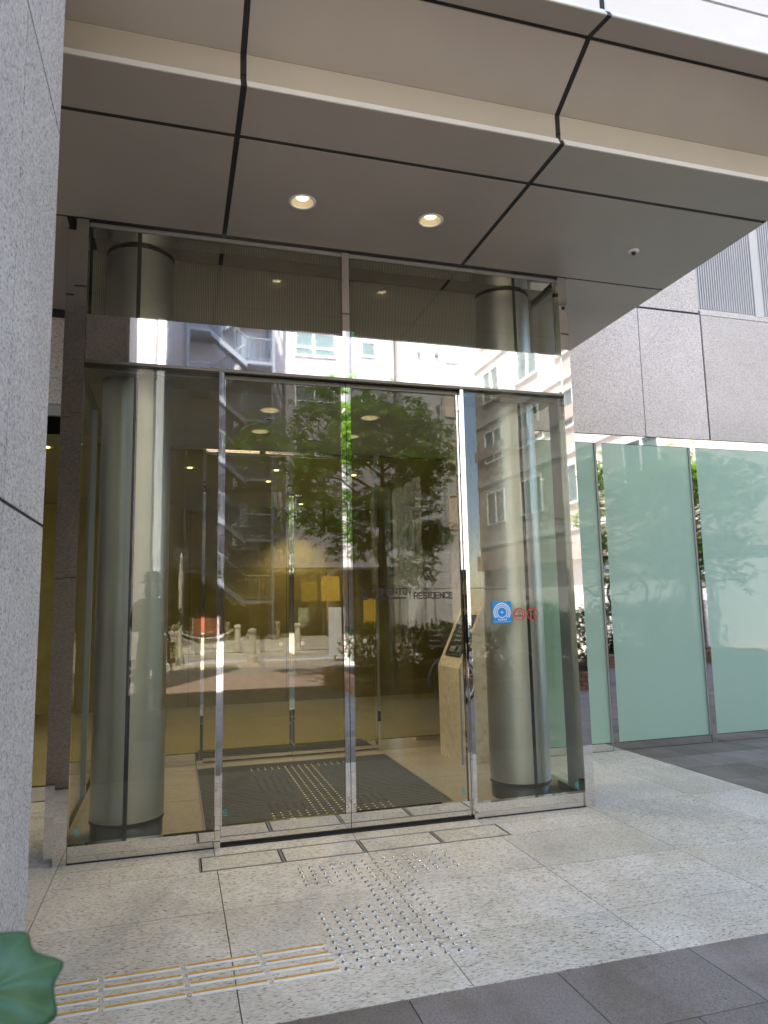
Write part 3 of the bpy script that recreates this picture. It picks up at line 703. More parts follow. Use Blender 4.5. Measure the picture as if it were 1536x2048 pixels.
# ================================================================ LAMPS
def downlight(x, y, z, label, group, power, r=0.080, spot=120, deep=True):
    t = empty('downlight', label, 'ceiling lamp', (x, y, z), group)
    k = r / 0.080; d = 0.032 if deep else -0.002
    bm = bmesh.new(); lathe(bm, [(.064 * k, 0.004), (.064 * k, -0.003), (.072 * k, -0.006), (.079 * k, -0.004), (.080 * k, 0.0005)], (x, y, z), 48); obj('trim_ring', bm, 'white_paint', t, smooth=True)
    bm = bmesh.new(); lathe(bm, [(.0638 * k, 0.003 if deep else -.003), (.055 * k, d * .5), (.044 * k, d), (0, d + .001)], (x, y, z), 48); obj('reflector', bm, 'reflector', t, smooth=True)
    bm = bmesh.new(); lathe(bm, [(.036 * k, d - .001), (.034 * k, d - .007), (0, d - .010)], (x, y, z), 36); obj('lens', bm, 'lamp_warm', t, smooth=True)
    l = bpy.data.lights.new('downlight_beam', 'SPOT'); l.energy = power; l.color = (1.0, 0.84, 0.60); l.shadow_soft_size = 0.03; l.spot_size = R(spot); l.spot_blend = 0.7
    lo = bpy.data.objects.new('downlight_beam', l); C.objects.link(lo); lo.parent = t; lo.location = (0, 0, -0.010)
    return t
downlight(0.679, -0.512, ZT, 'lit round downlight in the canopy soffit, toward the granite pier', 'lamps in the canopy soffit', 5)
downlight(1.480, -0.507, ZT, 'lit round downlight in the canopy soffit, toward the ceiling sensor', 'lamps in the canopy soffit', 5)
for x, y in ((0.67, 0.90), (0.67, 1.57), (1.47, 0.95), (1.47, 1.60)):
    downlight(x, y, 2.845, 'lit warm downlight in the ceiling between the outer and inner glass doors', 'lamps over the entrance mat', 9)
for x, y in ((0.13, 3.35), (1.05, 3.33), (1.05, 4.04), (1.96, 3.47), (1.75, 5.85), (-1.6, 4.4), (-1.15, 2.6)):
    downlight(x, y, 2.86, 'lit warm downlight in the lobby ceiling behind the inner glass doors', 'lamps in the lobby ceiling', 13 if y < 5 else 34, 0.06, 100, False)
# ceiling sensor
t = empty('ceiling_sensor', 'small white round sensor with dark tip on canopy soffit', 'sensor', (2.958, -0.485, ZT))
bm = bmesh.new(); lathe(bm, [(0.037, 0), (0.037, -.006), (0.030, -.010), (.018, -.011), (0, -.011)], (2.958, -0.485, ZT), 32); obj('base_plate', bm, 'white_paint', t, smooth=True)
bm = bmesh.new(); lathe(bm, [(0.017, -.0112), (0.015, -.020), (.008, -.030), (0, -.032)], (2.958, -0.485, ZT), 24); obj('sensor_tip', bm, 'black_plastic', t, smooth=True)
# vestibule camera dome
t = empty('ceiling_dome', 'small dark ceiling dome between two lamps above the entrance mat', 'sensor', (0.70, 1.16, 2.845))
bm = bmesh.new(); lathe(bm, [(0.032, 0), (0.030, -.012), (.018, -.026), (0, -.032)], (0.70, 1.16, 2.845), 24); obj('dome', bm, 'black_plastic', t, smooth=True)
bm = bmesh.new(); lathe(bm, [(0.040, 0), (0.040, -.006), (0.032, -.007)], (0.70, 1.16, 2.845), 24); obj('base_ring', bm, 'white_paint', t, smooth=True)

# ================================================================ ENTRANCE MAT
MATO = empty('entrance_mat', 'dark ribbed entrance mat with brass studs inside the doors', 'mat', (1.04, 1.13, 0))
bm = bmesh.new()
bx(bm, 0.205, 1.873, 0.16, 2.10, 0.0005, 0.004); obj('backing', bm, 'rubber', MATO)
bm = bmesh.new(); y = 0.178
while y < 2.08: bx(bm, 0.215, 1.863, y, y + 0.026, 0.004, 0.009); y += 0.040
obj('rib_strips', bm, 'mat_rib', MATO, kind='stuff')
bm = bmesh.new()
for q in ((0.201, 1.877, 0.156, 0.162), (0.201, 1.877, 2.098, 2.104), (0.201, 0.209, 0.162, 2.098), (1.869, 1.877, 0.162, 2.098)): bx(bm, *q, 0.0008, 0.0095)
obj('edge_trim', bm, 'frame_grey', MATO)
br_me = st_me.copy(); br_me.materials.clear(); br_me.materials.append(MATS['stud_brass'])
for r_ in range(28):
    yy = 0.372 + r_ * PX
    cs = range(15) if (r_ < 4 or r_ > 25) else range(5, 10)
    for c_ in cs: stud(br_me, 0.642 + c_ * PX, yy, 0.0085, MATO, 0.66)
t = empty('lobby_mat', 'dark mat just behind the inner glass doors', 'mat', (1.04, 2.7, 0))
bm = bmesh.new(); bx(bm, 0.24, 1.87, 2.40, 2.95, -0.004, 0.003, 0.001); obj('backing', bm, 'mat_rib', t)

# ================================================================ INTERCOM PEDESTAL
PED = empty('intercom_pedestal', 'tan marble intercom pedestal with sloping black keypad inside the glass front', 'intercom', (2.48, 1.7, 0))
bm = bmesh.new(); prism(bm, [(2.362, 0.0), (2.655, 0.0), (2.655, 1.325), (2.61, 1.325), (2.362, 0.800)], 'y', 1.452, 1.95)
obj('stone_body', bm, 'tan_marble', PED)
bm = bmesh.new(); bx(bm, 2.3655, 2.380, 1.4495, 1.4515, 0.0, 0.80); obj('edge_strip', bm, 'frame_grey', PED)
nx = Vector((-(1.325 - 0.80), 0, (2.61 - 2.362))).normalized(); tx = Vector((2.61 - 2.362, 0, 1.325 - 0.80)).normalized()
def on_slope(bm, s0, s1, y0, y1, h0, h1):
    vs = bx(bm, s0, s1, y0, y1, h0, h1)
    for v in vs: v.co = Vector((2.362, 0, 0.80)) + tx * v.co.x + nx * v.co.z + Vector((0, v.co.y, 0))
bm = bmesh.new(); on_slope(bm, 0.10, 0.50, 1.50, 1.86, 0.0, 0.012); kp = obj('keypad_panel', bm, 'black_plastic', PED)
for k, (s0, s1, y0, y1, mm) in enumerate(((0.42, .47, 1.55, 1.81, 'window_glass'), (.14, .20, 1.56, 1.60, 'chrome'), (.14, .19, 1.66, 1.78, 'frame_grey'))):
    bm = bmesh.new(); on_slope(bm, s0, s1, y0, y1, .012, .016); obj(('screen', 'lock', 'card_reader')[k], bm, mm, kp)
for i in range(4):
    for j in range(3):
        bm = bmesh.new(); on_slope(bm, .24 + i * .04, .265 + i * .04, 1.60 + j * .06, 1.64 + j * .06, .012, .015); obj('key', bm, 'frame_grey', kp)

# ================================================================ STICKERS
def disc(bm, cx_, cz, r1, r2, y, a0=0, a1=360, n=40):
    k = max(3, int(n * (a1 - a0) / 360))
    for i in range(k):
        t0, t1 = R(a0 + (a1 - a0) * i / k), R(a0 + (a1 - a0) * (i + 1) / k)
        bm.faces.new([bm.verts.new((cx_ + r * math.cos(t), y, cz + r * math.sin(t))) for r, t in ((r1, t0), (r2, t0), (r2, t1), (r1, t1))])
t = empty('security_sticker', 'square blue sticker with white concentric rings on the glass', 'sticker', (2.102, 0.011, 1.22))
box('backing', 2.034, 2.172, 0.0098, 0.0116, 1.224, 1.364, 'sign_blue', t)
bm = bmesh.new(); yy = 0.0092
disc(bm, 2.103, 1.293, .032, .037, yy); disc(bm, 2.103, 1.293, .044, .0495, yy, -48, 228); disc(bm, 2.103, 1.293, .056, .0625, yy, -38, 218)
for a in (0, 60, 120): stroke(bm, [(2.103 - .008 * math.cos(R(a)), 1.293 - .008 * math.sin(R(a))), (2.103 + .008 * math.cos(R(a)), 1.293 + .008 * math.sin(R(a)))], .0028, yy)
for k in range(5):
    xx = 2.072 + k * .0135
    stroke(bm, [(xx, 1.248), (xx + .009, 1.248)], .0022, yy); stroke(bm, [(xx, 1.242), (xx + .009, 1.242)], .0022, yy); stroke(bm, [(xx + .0045, 1.238), (xx + .0045, 1.251)], .0022, yy)
stroke(bm, [(2.045, 1.2305), (2.162, 1.2305)], .0012, yy)
obj('emblem', bm, 'sign_white', t)
for cx_, lab, which in ((2.232, 'round red no smoking sticker on the glass', 0), (2.329, 'round red no mobile phone sticker on the glass', 1)):
    t = empty('prohibition_sticker', lab, 'sticker', (cx_, 0.011, 1.24))
    bm = bmesh.new(); disc(bm, cx_, 1.2775, .0355, .0425, .0095); stroke(bm, [(cx_ - .027, 1.3045), (cx_ + .027, 1.2505)], .006, .0095); obj('red_ring', bm, 'sign_red', t)
    bm = bmesh.new()
    if which == 0:
        stroke(bm, [(cx_ - .026, 1.266), (cx_ + .005, 1.266)], .006, .0103); stroke(bm, [(cx_ + .012, 1.266), (cx_ + .024, 1.266)], .006, .0103)
        stroke(bm, [(cx_ - .008, 1.305), (cx_ - .004, 1.295), (cx_ + .008, 1.298), (cx_ + .012, 1.290), (cx_ + .022, 1.290), (cx_ + .024, 1.276)], .003, .0103)
        stroke(bm, [(cx_ + .002, 1.306), (cx_ + .012, 1.304), (cx_ + .020, 1.300)], .003, .0103)
    else:
        stroke(bm, [(cx_ + .001, 1.250), (cx_ + .001, 1.292)], .017, .0103); stroke(bm, [(cx_ - .010, 1.295), (cx_ + .012, 1.302)], .004, .0103); stroke(bm, [(cx_ + .006, 1.295), (cx_ + .006, 1.308)], .004, .0103)
    obj('pictogram', bm, 'ink_black', t)

# ================================================================ POTTED PLANT (one leaf reaches into the picture)
PLA = empty('potted_plant', 'broad dark green leaf of a potted plant against the granite floor', 'plant', (-0.30, -3.80, 0))
bm = bmesh.new(); lathe(bm, [(0, 0), (0.11, 0), (0.15, 0.27), (0.16, 0.30), (0.145, 0.30), (0.14, 0.27), (0, 0.265)], (-0.30, -3.80, 0), 28); obj('pot', bm, 'terracotta', PLA, smooth=True)
def fatsia(tip_c, size, nrm, head, parent, seed=1):
    rng = random.Random(seed); nrm = Vector(nrm).normalized(); d = (Vector(head) - nrm * Vector(head).dot(nrm)).normalized(); s = d.cross(nrm)
    bm = bmesh.new(); vl = bm.verts.layers.float.new('vein')
    lob, RR, AA = 9, 10, 126
    grid = []
    for i in range(RR + 1):
        row = []
        for j in range(AA + 1):
            a = (j / AA - .5) * R(330)
            c_ = math.cos(a / R(330) * 2 * math.pi * lob / 1.0)
            rad = size * (0.93 + 0.075 * (1 - 2 * abs(math.sin(a / R(330) * math.pi * lob)) ** 1.5) + 0.0 * math.cos(2 * a / R(330) * 2 * math.pi * lob)) * (0.86 + 0.14 * math.cos(a / 2)) * (1 + 0.06 * math.sin(3.3 * a + seed) + 0.03 * math.sin(7.7 * a + 2 * seed))
            f = i / RR
            q = d * math.cos(a) * rad * f + s * math.sin(a) * rad * f
            z = 0.10 * size * math.sin(f * 2.6) - 0.06 * size * f * c_ - 0.20 * size * f * f + 0.05 * size * f * math.sin(5.1 * a + seed)
            v = bm.verts.new(Vector(tip_c) + q + nrm * z); v[vl] = max(0, 1 - abs(1 - c_) * 14 * (0.3 + f)) * 0.8
            row.append(v)
        grid.append(row)
    for i in range(RR):
        for j in range(AA):
            bm.faces.new((grid[i][j], grid[i + 1][j], grid[i + 1][j + 1], grid[i][j + 1]))
    bmesh.ops.remove_doubles(bm, verts=bm.verts[:], dist=1e-6)
    o = obj('leaf', bm, 'fatsia_leaf', parent, smooth=True)
    md = o.modifiers.new('thick', 'SOLIDIFY'); md.thickness = 0.0012
def rayp(px, py, dist):
    v = right * ((px - 768) / 1419.78) + down * ((py - 1024) / 1419.78) + fwd
    return CAM + v.normalized() * dist
LC = rayp(-42, 1990, 0.80)
fatsia(LC, 0.066, (CAM - LC).normalized() + Vector((0.1, 0.1, .45)), right * 0.95 - down * 0.05, PLA, 3)
rng = random.Random(5); bm = bmesh.new()
tube(bm, [(-0.30, -3.80, 0.26), (-0.31, -3.79, .55), (-0.29, -3.76, .78)], [.012, .010, .007], 8)
tube(bm, [(-0.29, -3.76, .78), (-0.27, -3.74, .93), LC - Vector((.0, .0, .008))], [.005, .004, .003], 6)
heads = []
for k in range(9):
    a = k * 2.4 + 2.2; h = 0.40 + 0.05 * k; rr = 0.17 - 0.006 * k
    p = Vector((-0.36 + rr * math.cos(a), -3.86 + rr * math.sin(a), h)); tube(bm, [(-0.305, -3.79, h - .12), (p + Vector((-.33, -3.82, h - .03))) / 2, p], [.005, .004, .003], 6); heads.append((p, a))
obj('stem', bm, 'bark', PLA, smooth=True)
for k, (p, a) in enumerate(heads): fatsia(p, 0.085 + .008 * (k % 3), (.5 * math.cos(a), .5 * math.sin(a), 1), (math.cos(a), math.sin(a), 0), PLA, k + 11)

# ================================================================ STREET FURNITURE AND PLANTS BEHIND THE CAMERA (seen in the glass)
def bollard(x, y):
    t = empty('stone_bollard', 'cream stone bollard with domed cap joined by a chain', 'bollard', (0, 0, 0), 'bollards along the street')
    bm = bmesh.new(); lathe(bm, [(0, 0), (.125, 0), (.125, .16), (.11, .18), (.095, .19), (.09, .72), (.105, .735), (.105, .76), (0, .76)], (0, 0, 0), 16); obj('shaft', bm, 'bollard_stone', t)
    bm = bmesh.new(); lathe(bm, [(.11, .76), (.115, .79), (.09, .835), (.04, .86), (0, .865)], (0, 0, 0), 16); obj('cap', bm, 'bollard_stone', t, smooth=True)
    return t
bp = bollard(0, 0); spots = [(-1.9, -14.05), (0.011, -14.05), (1.913, -14.05), (-1.9, -19.1), (0.04, -19.1), (1.98, -19.1), (3.9, -19.1)]
for i, (x, y) in enumerate(spots):
    o = bp if i == 0 else copy_tree(bp); o.location = (x, y, 0)
def chain(a, b, label):
    t = empty('chain', label, 'chain', a, 'chains between the bollards'); bm = bmesh.new(); k = 26
    for i in range(k):
        f = (i + .5) / k; p = Vector(a).lerp(Vector(b), f); p.z -= 0.30 * 4 * f * (1 - f) * .85
        n0 = len(bm.verts); torus(bm, (0, 0, 0), .026, .007, 10, 5, 'y' if i % 2 else 'z')
        for v in bm.verts[:]:
            if v.index == -1 or v.index >= n0: pass
        bm.verts.ensure_lookup_table()
        for v in bm.verts[n0:]: v.co = Vector((v.co.x * 1.7, v.co.y, v.co.z)) + p
    obj('links', bm, 'white_paint', t, smooth=True)
for y in (-14.05, -19.1):
    for x0, x1 in ((-1.9, .02), (.02, 1.94)):
        chain((x0 + .1, y, .70), (x1 - .1, y, .70), 'sagging pale chain between the bollards ' + ('on the near kerb' if y > -15 else 'across the road'))
t = empty('street_lamp', 'cream lamp post with clear glass globe by the bollards', 'street lamp', (0.15, -14.9, 0))
bm = bmesh.new(); lathe(bm, [(0, 0), (.12, 0), (.10, .3), (.05, .36), (.042, 1.9), (.06, 1.95), (.06, 2.3), (.04, 2.36), (.04, 2.62), (0, 2.62)], (.15, -14.9, 0), 16); obj('post', bm, 'bollard_stone', t)
bm = bmesh.new(); bmesh.ops.create_uvsphere(bm, u_segments=24, v_segments=14, radius=.19, matrix=Matrix.Translation((.15, -14.9, 2.79))); obj('globe', bm, 'clear_glass', t, smooth=True)
bm = bmesh.new(); lathe(bm, [(0, 2.62), (.03, 2.62), (.035, 2.75), (.02, 2.83), (0, 2.84)], (.15, -14.9, 0), 12); obj('bulb', bm, 'white_board', t, smooth=True)

# ---- trees
def leaf(bm, p, d, up, L, w):
    d = d.normalized(); s = d.cross(up)
    if s.length < 1e-4: s = Vector((1, 0, 0))
    s.normalize(); u = s.cross(d)
    a = bm.verts.new(p); t_ = bm.verts.new(p + d * L - u * L * .22); m1 = bm.verts.new(p + d * L * .5 + s * w - u * w * .25); m2 = bm.verts.new(p + d * L * .5 - s * w - u * w * .25)
    mm = bm.verts.new(p + d * L * .52 + u * w * .12)
    bm.faces.new((a, m1, mm)); bm.faces.new((m1, t_, mm)); bm.faces.new((a, mm, m2)); bm.faces.new((mm, t_, m2))
def make_tree(seed, H, spread, ncl, label, base=1.7, skew=0.0):
    rng = random.Random(seed)
    t = empty('street_tree', label, 'tree', (0, 0, 0), 'street trees in the planting bed')
    bm = bmesh.new(); tips = []
    tp = [(0, 0, 0), (.02, .01, H * .25), (-.03, .03, H * .5), (.02, 0, H * .75), (0, .02, H * .95)]
    tube(bm, tp, [.10, .085, .065, .04, .015], 10)
    def tr(z):
        f = z / (H * .95) * 4; i = min(int(f), 3); return Vector(tp[i]).lerp(Vector(tp[i + 1]), f - i)
    for k in range(26):
        z = base + (H * .92 - base) * (k / 25) ** .9; a = k * 2.399 + rng.uniform(-.3, .3)
        L = spread * (1 - skew * math.cos(a)) * (0.55 + .6 * math.sin(math.pi * min(1, (z - base) / (H - base) * .8 + .22))) * rng.uniform(.65, 1.1)
        p0 = tr(z); dv = Vector((math.cos(a), math.sin(a), rng.uniform(.25, .7)))
        p1 = p0 + dv * L * .5; p2 = p0 + Vector((dv.x, dv.y, dv.z * .55)) * L
        tube(bm, [p0, p1, p2], [.028, .017, .006], 6); tips.append((p0, p1, p2))
        for q in range(3):
            b = p1.lerp(p2, rng.random()); e = b + Vector((rng.gauss(0, 1), rng.gauss(0, 1), rng.uniform(-.2, .8))).normalized() * L * .35
            tube(bm, [b, e], [.009, .004], 5); tips.append((b, b.lerp(e, .6), e))
    obj('trunk', bm, 'bark', t)
    bm = bmesh.new()
    for k in range(ncl):
        p0, p1, p2 = tips[rng.randrange(len(tips))]
        c = p1.lerp(p2, rng.random() ** .6 * 1.08) + Vector((rng.gauss(0, .17), rng.gauss(0, .17), rng.gauss(0, .17)))
        ax = Vector((rng.gauss(0, .35), rng.gauss(0, .35), 1)).normalized()
        nl = rng.randint(6, 9); L0 = rng.uniform(.10, .165)
        for j in range(nl):
            a = 2 * math.pi * j / nl + rng.uniform(-.25, .25); s = ax.orthogonal().normalized(); u = ax.cross(s)
            d = s * math.cos(a) + u * math.sin(a) + ax * rng.uniform(-.45, .35)
            leaf(bm, c, d, ax, L0 * rng.uniform(.8, 1.15), L0 * .16)
    obj('crown', bm, 'tree_leaf', t)
    return t
T1 = make_tree(3, 5.05, 1.6, 3000, 'broad-leaved street tree with drooping leaf rosettes opposite the glass doors', 1.75, 0.45)
T1.location = (3.70, -8.2, 0.0); T1['label'] = 'leafy street tree mirrored in the sliding glass doors'
T2 = make_tree(8, 4.4, 1.3, 1300, 'smaller leafy street tree mirrored in the green glass wall', 1.5)
T2.location = (11.3, -6.1, 0.0)
for i, (x, y, s, r, lab) in enumerate(((8.5, -6.5, 1.0, 1.2, 'leafy street tree in the middle of the planting bed'), (12.6, -8.0, 1.1, 2.6, 'leafy street tree past the far end of the planting bed'))):
    o = copy_tree(T2); o.location = (x, y, 0); o.scale = (s,) * 3; o.rotation_euler.z = r; o['label'] = lab
# ---- planting bed with hedge shrubs
PB = empty('brick_planter', 'long low brown brick planting bed behind the bicycles', 'planter', (7.0, -6.3, 0))
bm = bmesh.new(); bx(bm, 2.75, 12.4, -8.9, -5.65, 0.0, 0.22); obj('soil', bm, 'soil', PB)
me = None
for row in range(4):
    k = 0; x = 2.6 + (0.11 if row % 2 else 0)
    while x < 12.3:
        if me is None:
            bm = bmesh.new(); bx(bm, 0, .205, 0, .10, 0, .062, .004); me = bpy.data.meshes.new('brick'); bm.to_mesh(me); bm.free(); me.materials.append(MATS['planter_brick'])
        o = bpy.data.objects.new('brick', me); C.objects.link(o); o.parent = PB; o.location = Vector((x, -5.64, row * .07 + .002)) - WL[PB]; x += .22
    y = -8.7 + (0.11 if row % 2 else 0)
    while y < -5.75:
        o = bpy.data.objects.new('brick', me); C.objects.link(o); o.parent = PB; o.rotation_euler.z = R(90); o.location = Vector((2.74, y, row * .07 + .002)) - WL[PB]; y += .22
def make_shrub(seed, rx, ry, h, n_):
    rng = random.Random(seed); t = empty('shrub', 'dense evergreen shrub in the brick planting bed', 'shrub', (0, 0, 0), 'shrubs in the planting bed')
    bm = bmesh.new()
    for k in range(12):
        a = rng.uniform(0, 6.28); r = rng.random() ** .5; tube(bm, [(0.1 * math.cos(a), .1 * math.sin(a), 0), (rx * .6 * r * math.cos(a), ry * .6 * r * math.sin(a), h * .8)], [.012, .004], 5)
    obj('stem', bm, 'bark', t)
    bm = bmesh.new()
    for k in range(n_):
        v = Vector((rng.gauss(0, 1), rng.gauss(0, 1), rng.gauss(0, 1))).normalized() * (0.55 + .45 * rng.random() ** .5) * rng.uniform(.9, 1.12)
        p = Vector((v.x * rx, v.y * ry, h * .52 + v.z * h * .5))
        if p.z < .02: p.z = .05
        leaf(bm, p, Vector((v.x + rng.gauss(0, .6), v.y + rng.gauss(0, .6), .3 + rng.gauss(0, .6))), Vector((rng.gauss(0, .3), rng.gauss(0, .3), 1)), rng.uniform(.07, .13), rng.uniform(.018, .03))
    obj('crown', bm, 'hedge_leaf', t)
    return t
sh = make_shrub(4, .62, .7, 1.05, 2200)
for i, (x, y, s, r) in enumerate(((3.6, -6.6, .78, 0), (4.6, -6.4, .74, 1.1), (3.4, -8.0, .8, 2.0), (4.7, -7.9, .78, 3.1), (5.8, -6.5, .9, 4.0), (7.0, -6.6, 1.0, 5.0), (8.3, -6.5, .95, .6), (9.5, -6.7, 1.05, 1.7), (10.8, -6.6, 1.0, 2.7), (6.6, -8.0, 1.1, 3.5), (8.6, -8.0, 1.15, .3), (11.6, -7.9, 1.1, 1.3))):
    o = sh if i == 0 else copy_tree(sh); o.location = (x, y, .22); o.scale = (s,) * 3; o.rotation_euler.z = r

# ---- bicycles
def bicycle(label, frame_m, lady, group='parked bicycles'):
    t = empty('bicycle', label, 'bicycle', (0, 0, 0), group)
    rw = .33; A = Vector((-.53, 0, rw)); B = Vector((.55, 0, rw))
    for c_ in (A, B):
        bm = bmesh.new(); torus(bm, c_, rw - .018, .018, 44, 8); w = obj('wheel', bm, 'rubber', t, smooth=True)
        bm = bmesh.new(); torus(bm, c_, rw - .042, .011, 44, 6); obj('rim', bm, 'chrome', w, smooth=True)
        bm = bmesh.new()
        for k in range(20):
            a = 2 * math.pi * k / 20; s = .02 if k % 2 else -.02
            tube(bm, [c_ + Vector((.02 * math.cos(a + .6), s, .02 * math.sin(a + .6))), c_ + Vector(((rw - .045) * math.cos(a), 0, (rw - .045) * math.sin(a)))], .0016, 4)
        tube(bm, [c_ + Vector((0, -.05, 0)), c_ + Vector((0, .05, 0))], .02, 10); obj('spokes', bm, 'chrome', w)
    BB = Vector((-.06, 0, .29)); ST = Vector((-.22, 0, .78)); HT = Vector((.36, 0, .84)); HB = Vector((.41, 0, .66))
    bm = bmesh.new()
    tube(bm, [BB, ST], .017); tube(bm, [HT, HB], .021)
    if lady: tube(bm, [HB, Vector((.2, 0, .44)), BB], .021); tube(bm, [HB + Vector((0, 0, .07)), Vector((.16, 0, .56)), BB.lerp(ST, .38)], .017)
    else: tube(bm, [HB, BB], .024); tube(bm, [HT - Vector((0, 0, .04)), ST - Vector((0, 0, .06))], .019)
    for s in (-.05, .05):
        tube(bm, [BB + Vector((0, s * .6, 0)), A + Vector((0, s, 0))], .010); tube(bm, [ST - Vector((0, 0, .08)), A + Vector((0, s, 0))], .009)
        tube(bm, [HB, HB + Vector((.03, s, -.06)), B + Vector((0, s, 0))], .012)
    obj('frame', bm, frame_m, t, smooth=True)
    bm = bmesh.new(); tube(bm, [HT, HT + Vector((-.03, 0, .14))], .014)
    if lady: tube(bm, [HT + Vector((-.25, -.29, .16)), HT + Vector((-.05, -.25, .19)), HT + Vector((-.03, 0, .15)), HT + Vector((-.05, .25, .19)), HT + Vector((-.25, .29, .16))], .011)
    else: tube(bm, [HT + Vector((.0, -.30, .15)), HT + Vector((-.01, 0, .14)), HT + Vector((.0, .30, .15))], .012)
    obj('handlebar', bm, 'chrome', t, smooth=True)
    bm = bmesh.new(); tube(bm, [ST, ST + Vector((-.045, 0, .12))], .013); obj('seat_post', bm, 'chrome', t)
    bm = bmesh.new(); lathe(bm, [(0, -.03), (.10, -.02), (.12, .0), (.09, .025), (0, .03)], (0, 0, 0), 18)
    for v in bm.verts:
        k = 1.0 if v.co.x < 0 else .45; v.co = Vector((v.co.x * 1.25, v.co.y * (k if v.co.x < 0.02 else .42), v.co.z)) + ST + Vector((-.05, 0, .14))
    obj('saddle', bm, 'rubber', t, smooth=True)
    bm = bmesh.new(); torus(bm, BB + Vector((0, .04, 0)), .085, .006, 28, 5); tube(bm, [BB + Vector((0, -.06, 0)), BB + Vector((0, .06, 0))], .016)
    tube(bm, [BB + Vector((0, .055, 0)), BB + Vector((.12, .06, -.12))], .009); tube(bm, [BB + Vector((0, -.055, 0)), BB + Vector((-.12, -.06, .12))], .009)
    for s, c_ in ((1, BB + Vector((.12, .10, -.12))), (-1, BB + Vector((-.12, -.10, .12)))): bx(bm, c_.x - .04, c_.x + .04, c_.y - .04, c_.y + .04, c_.z - .01, c_.z + .01)
    obj('crank', bm, 'chrome', t)
    if lady:
        for c_, a0, a1 in ((A, 20, 200), (B, -10, 150)):
            bm = bmesh.new(); tube(bm, [c_ + Vector(((rw + .022) * math.cos(R(a0 + (a1 - a0) * k / 16)), 0, (rw + .022) * math.sin(R(a0 + (a1 - a0) * k / 16)))) for k in range(17)], .016, 6); obj('mudguard', bm, 'bike_silver', t, smooth=True)
        bm = bmesh.new()
        for z in (.80, .87, .94, 1.01):
            pts = [(.47, -.17, z), (.80, -.17, z), (.80, .17, z), (.47, .17, z), (.47, -.17, z)]; tube(bm, pts, .004, 5)
        for q in range(9):
            f = q / 8; tube(bm, [(.47 + .33 * f, -.17, .80), (.47 + .33 * f, -.17, 1.01)], .003, 4); tube(bm, [(.47 + .33 * f, .17, .80), (.47 + .33 * f, .17, 1.01)], .003, 4); tube(bm, [(.80, -.17 + .34 * f, .80), (.80, -.17 + .34 * f, 1.01)], .003, 4); tube(bm, [(.47 + .33 * f, -.17, .80), (.47 + .33 * f, .17, .80)], .003, 4)
        tube(bm, [(.55, -.06, rw), (.60, -.08, .80)], .005, 4); tube(bm, [(.55, .06, rw), (.60, .08, .80)], .005, 4); obj('basket', bm, 'chrome', t)
        bm = bmesh.new(); tube(bm, [(-.60, -.06, .70), (-.25, -.05, .72), (-.25, .05, .72), (-.60, .06, .70), (-.60, -.06, .70)], .006, 5); tube(bm, [(-.53, .06, .33), (-.52, .06, .70)], .005, 4); tube(bm, [(-.53, -.06, .33), (-.52, -.06, .70)], .005, 4); obj('carrier', bm, 'chrome', t)
    bm = bmesh.new(); tube(bm, [A + Vector((.05, -.06, 0)), A + Vector((.02, -.16, -rw + .01))], .008); obj('kickstand', bm, 'chrome', t)
    return t
bk = bicycle('silver city bicycle with wire basket, mirrored in the right sidelight', 'bike_silver', True)
bk.location = (4.15, -4.75, 0.0); bk.rotation_euler.z = R(172)
bk2 = bicycle('white sports bicycle on the upper rack, mirrored in the green glass', 'bike_white', False)
bk2.location = (6.55, -2.9, 1.145); bk2.rotation_euler.z = R(215)
bk3 = copy_tree(bk); bk3.location = (7.7, -3.6, 0.0); bk3.rotation_euler.z = R(120); bk3['label'] = 'silver city bicycle parked beside the two tier rack'
rk = empty('bicycle_rack', 'two tier grey steel bicycle rack on the pavement', 'rack', (6.6, -2.9, 0))
rot = Matrix.Translation((6.55, -2.9, 0)) @ Matrix.Rotation(R(215), 4, 'Z')
for x in (-.75, .75):
    for s in (-.2, .2):
        bm = bmesh.new(); tube(bm, [(x, s, 0), (x, s, 1.10)], .025, 8); bm.transform(rot); obj('post', bm, 'frame_grey', rk)
    bm = bmesh.new(); tube(bm, [(x, -.2, 1.10), (x, .2, 1.10)], .02, 8); bm.transform(rot); obj('crossbar', bm, 'frame_grey', rk)
bm = bmesh.new(); bx(bm, -.95, .95, -.06, -.04, 1.12, 1.17); bx(bm, -.95, .95, .04, .06, 1.12, 1.17); bx(bm, -.95, .95, -.06, .06, 1.12, 1.13); bm.transform(rot); obj('tray', bm, 'stair_steel', rk)

# ---- signs, parking machine and the like by the street
t = empty('street_sign', 'white sign panel with U on a post by the planting bed', 'sign', (6.7, -5.4, 0))
bm = bmesh.new(); tube(bm, [(6.7, -5.4, 0), (6.7, -5.4, 2.0)], .025, 8); obj('post', bm, 'frame_grey', t)
box('panel', 6.48, 6.92, -5.375, -5.36, 1.62, 2.08, 'white_board', t)
bm = bmesh.new()
for pl in GL['U']: stroke(bm, [(6.6 + px * .2, 1.72 + pz * .28) for px, pz in pl], .035, -5.358, 0.0)
for f in bm.faces: f.normal_flip()
for v in bm.verts: v.co.y = -5.3585 + random.uniform(0, .0004)
obj('letter', bm, 'frame_grey', t)
def boardsign(name, label, cat, x, y, w, h, z, m, group=None):
    t = empty(name, label, cat, (x, y, 0), group)
    bm = bmesh.new(); tube(bm, [(x, y, 0), (x, y, z)], .03, 8); obj('post', bm, 'frame_grey', t)
    box('panel', x - w / 2, x + w / 2, y + .03, y + .07, z - h, z, m, t, .006)
boardsign('parking_sign', 'large yellow sign board on a post beyond the road', 'sign', 6.05, -24.0, .75, 1.0, 2.6, 'yellow_sign')
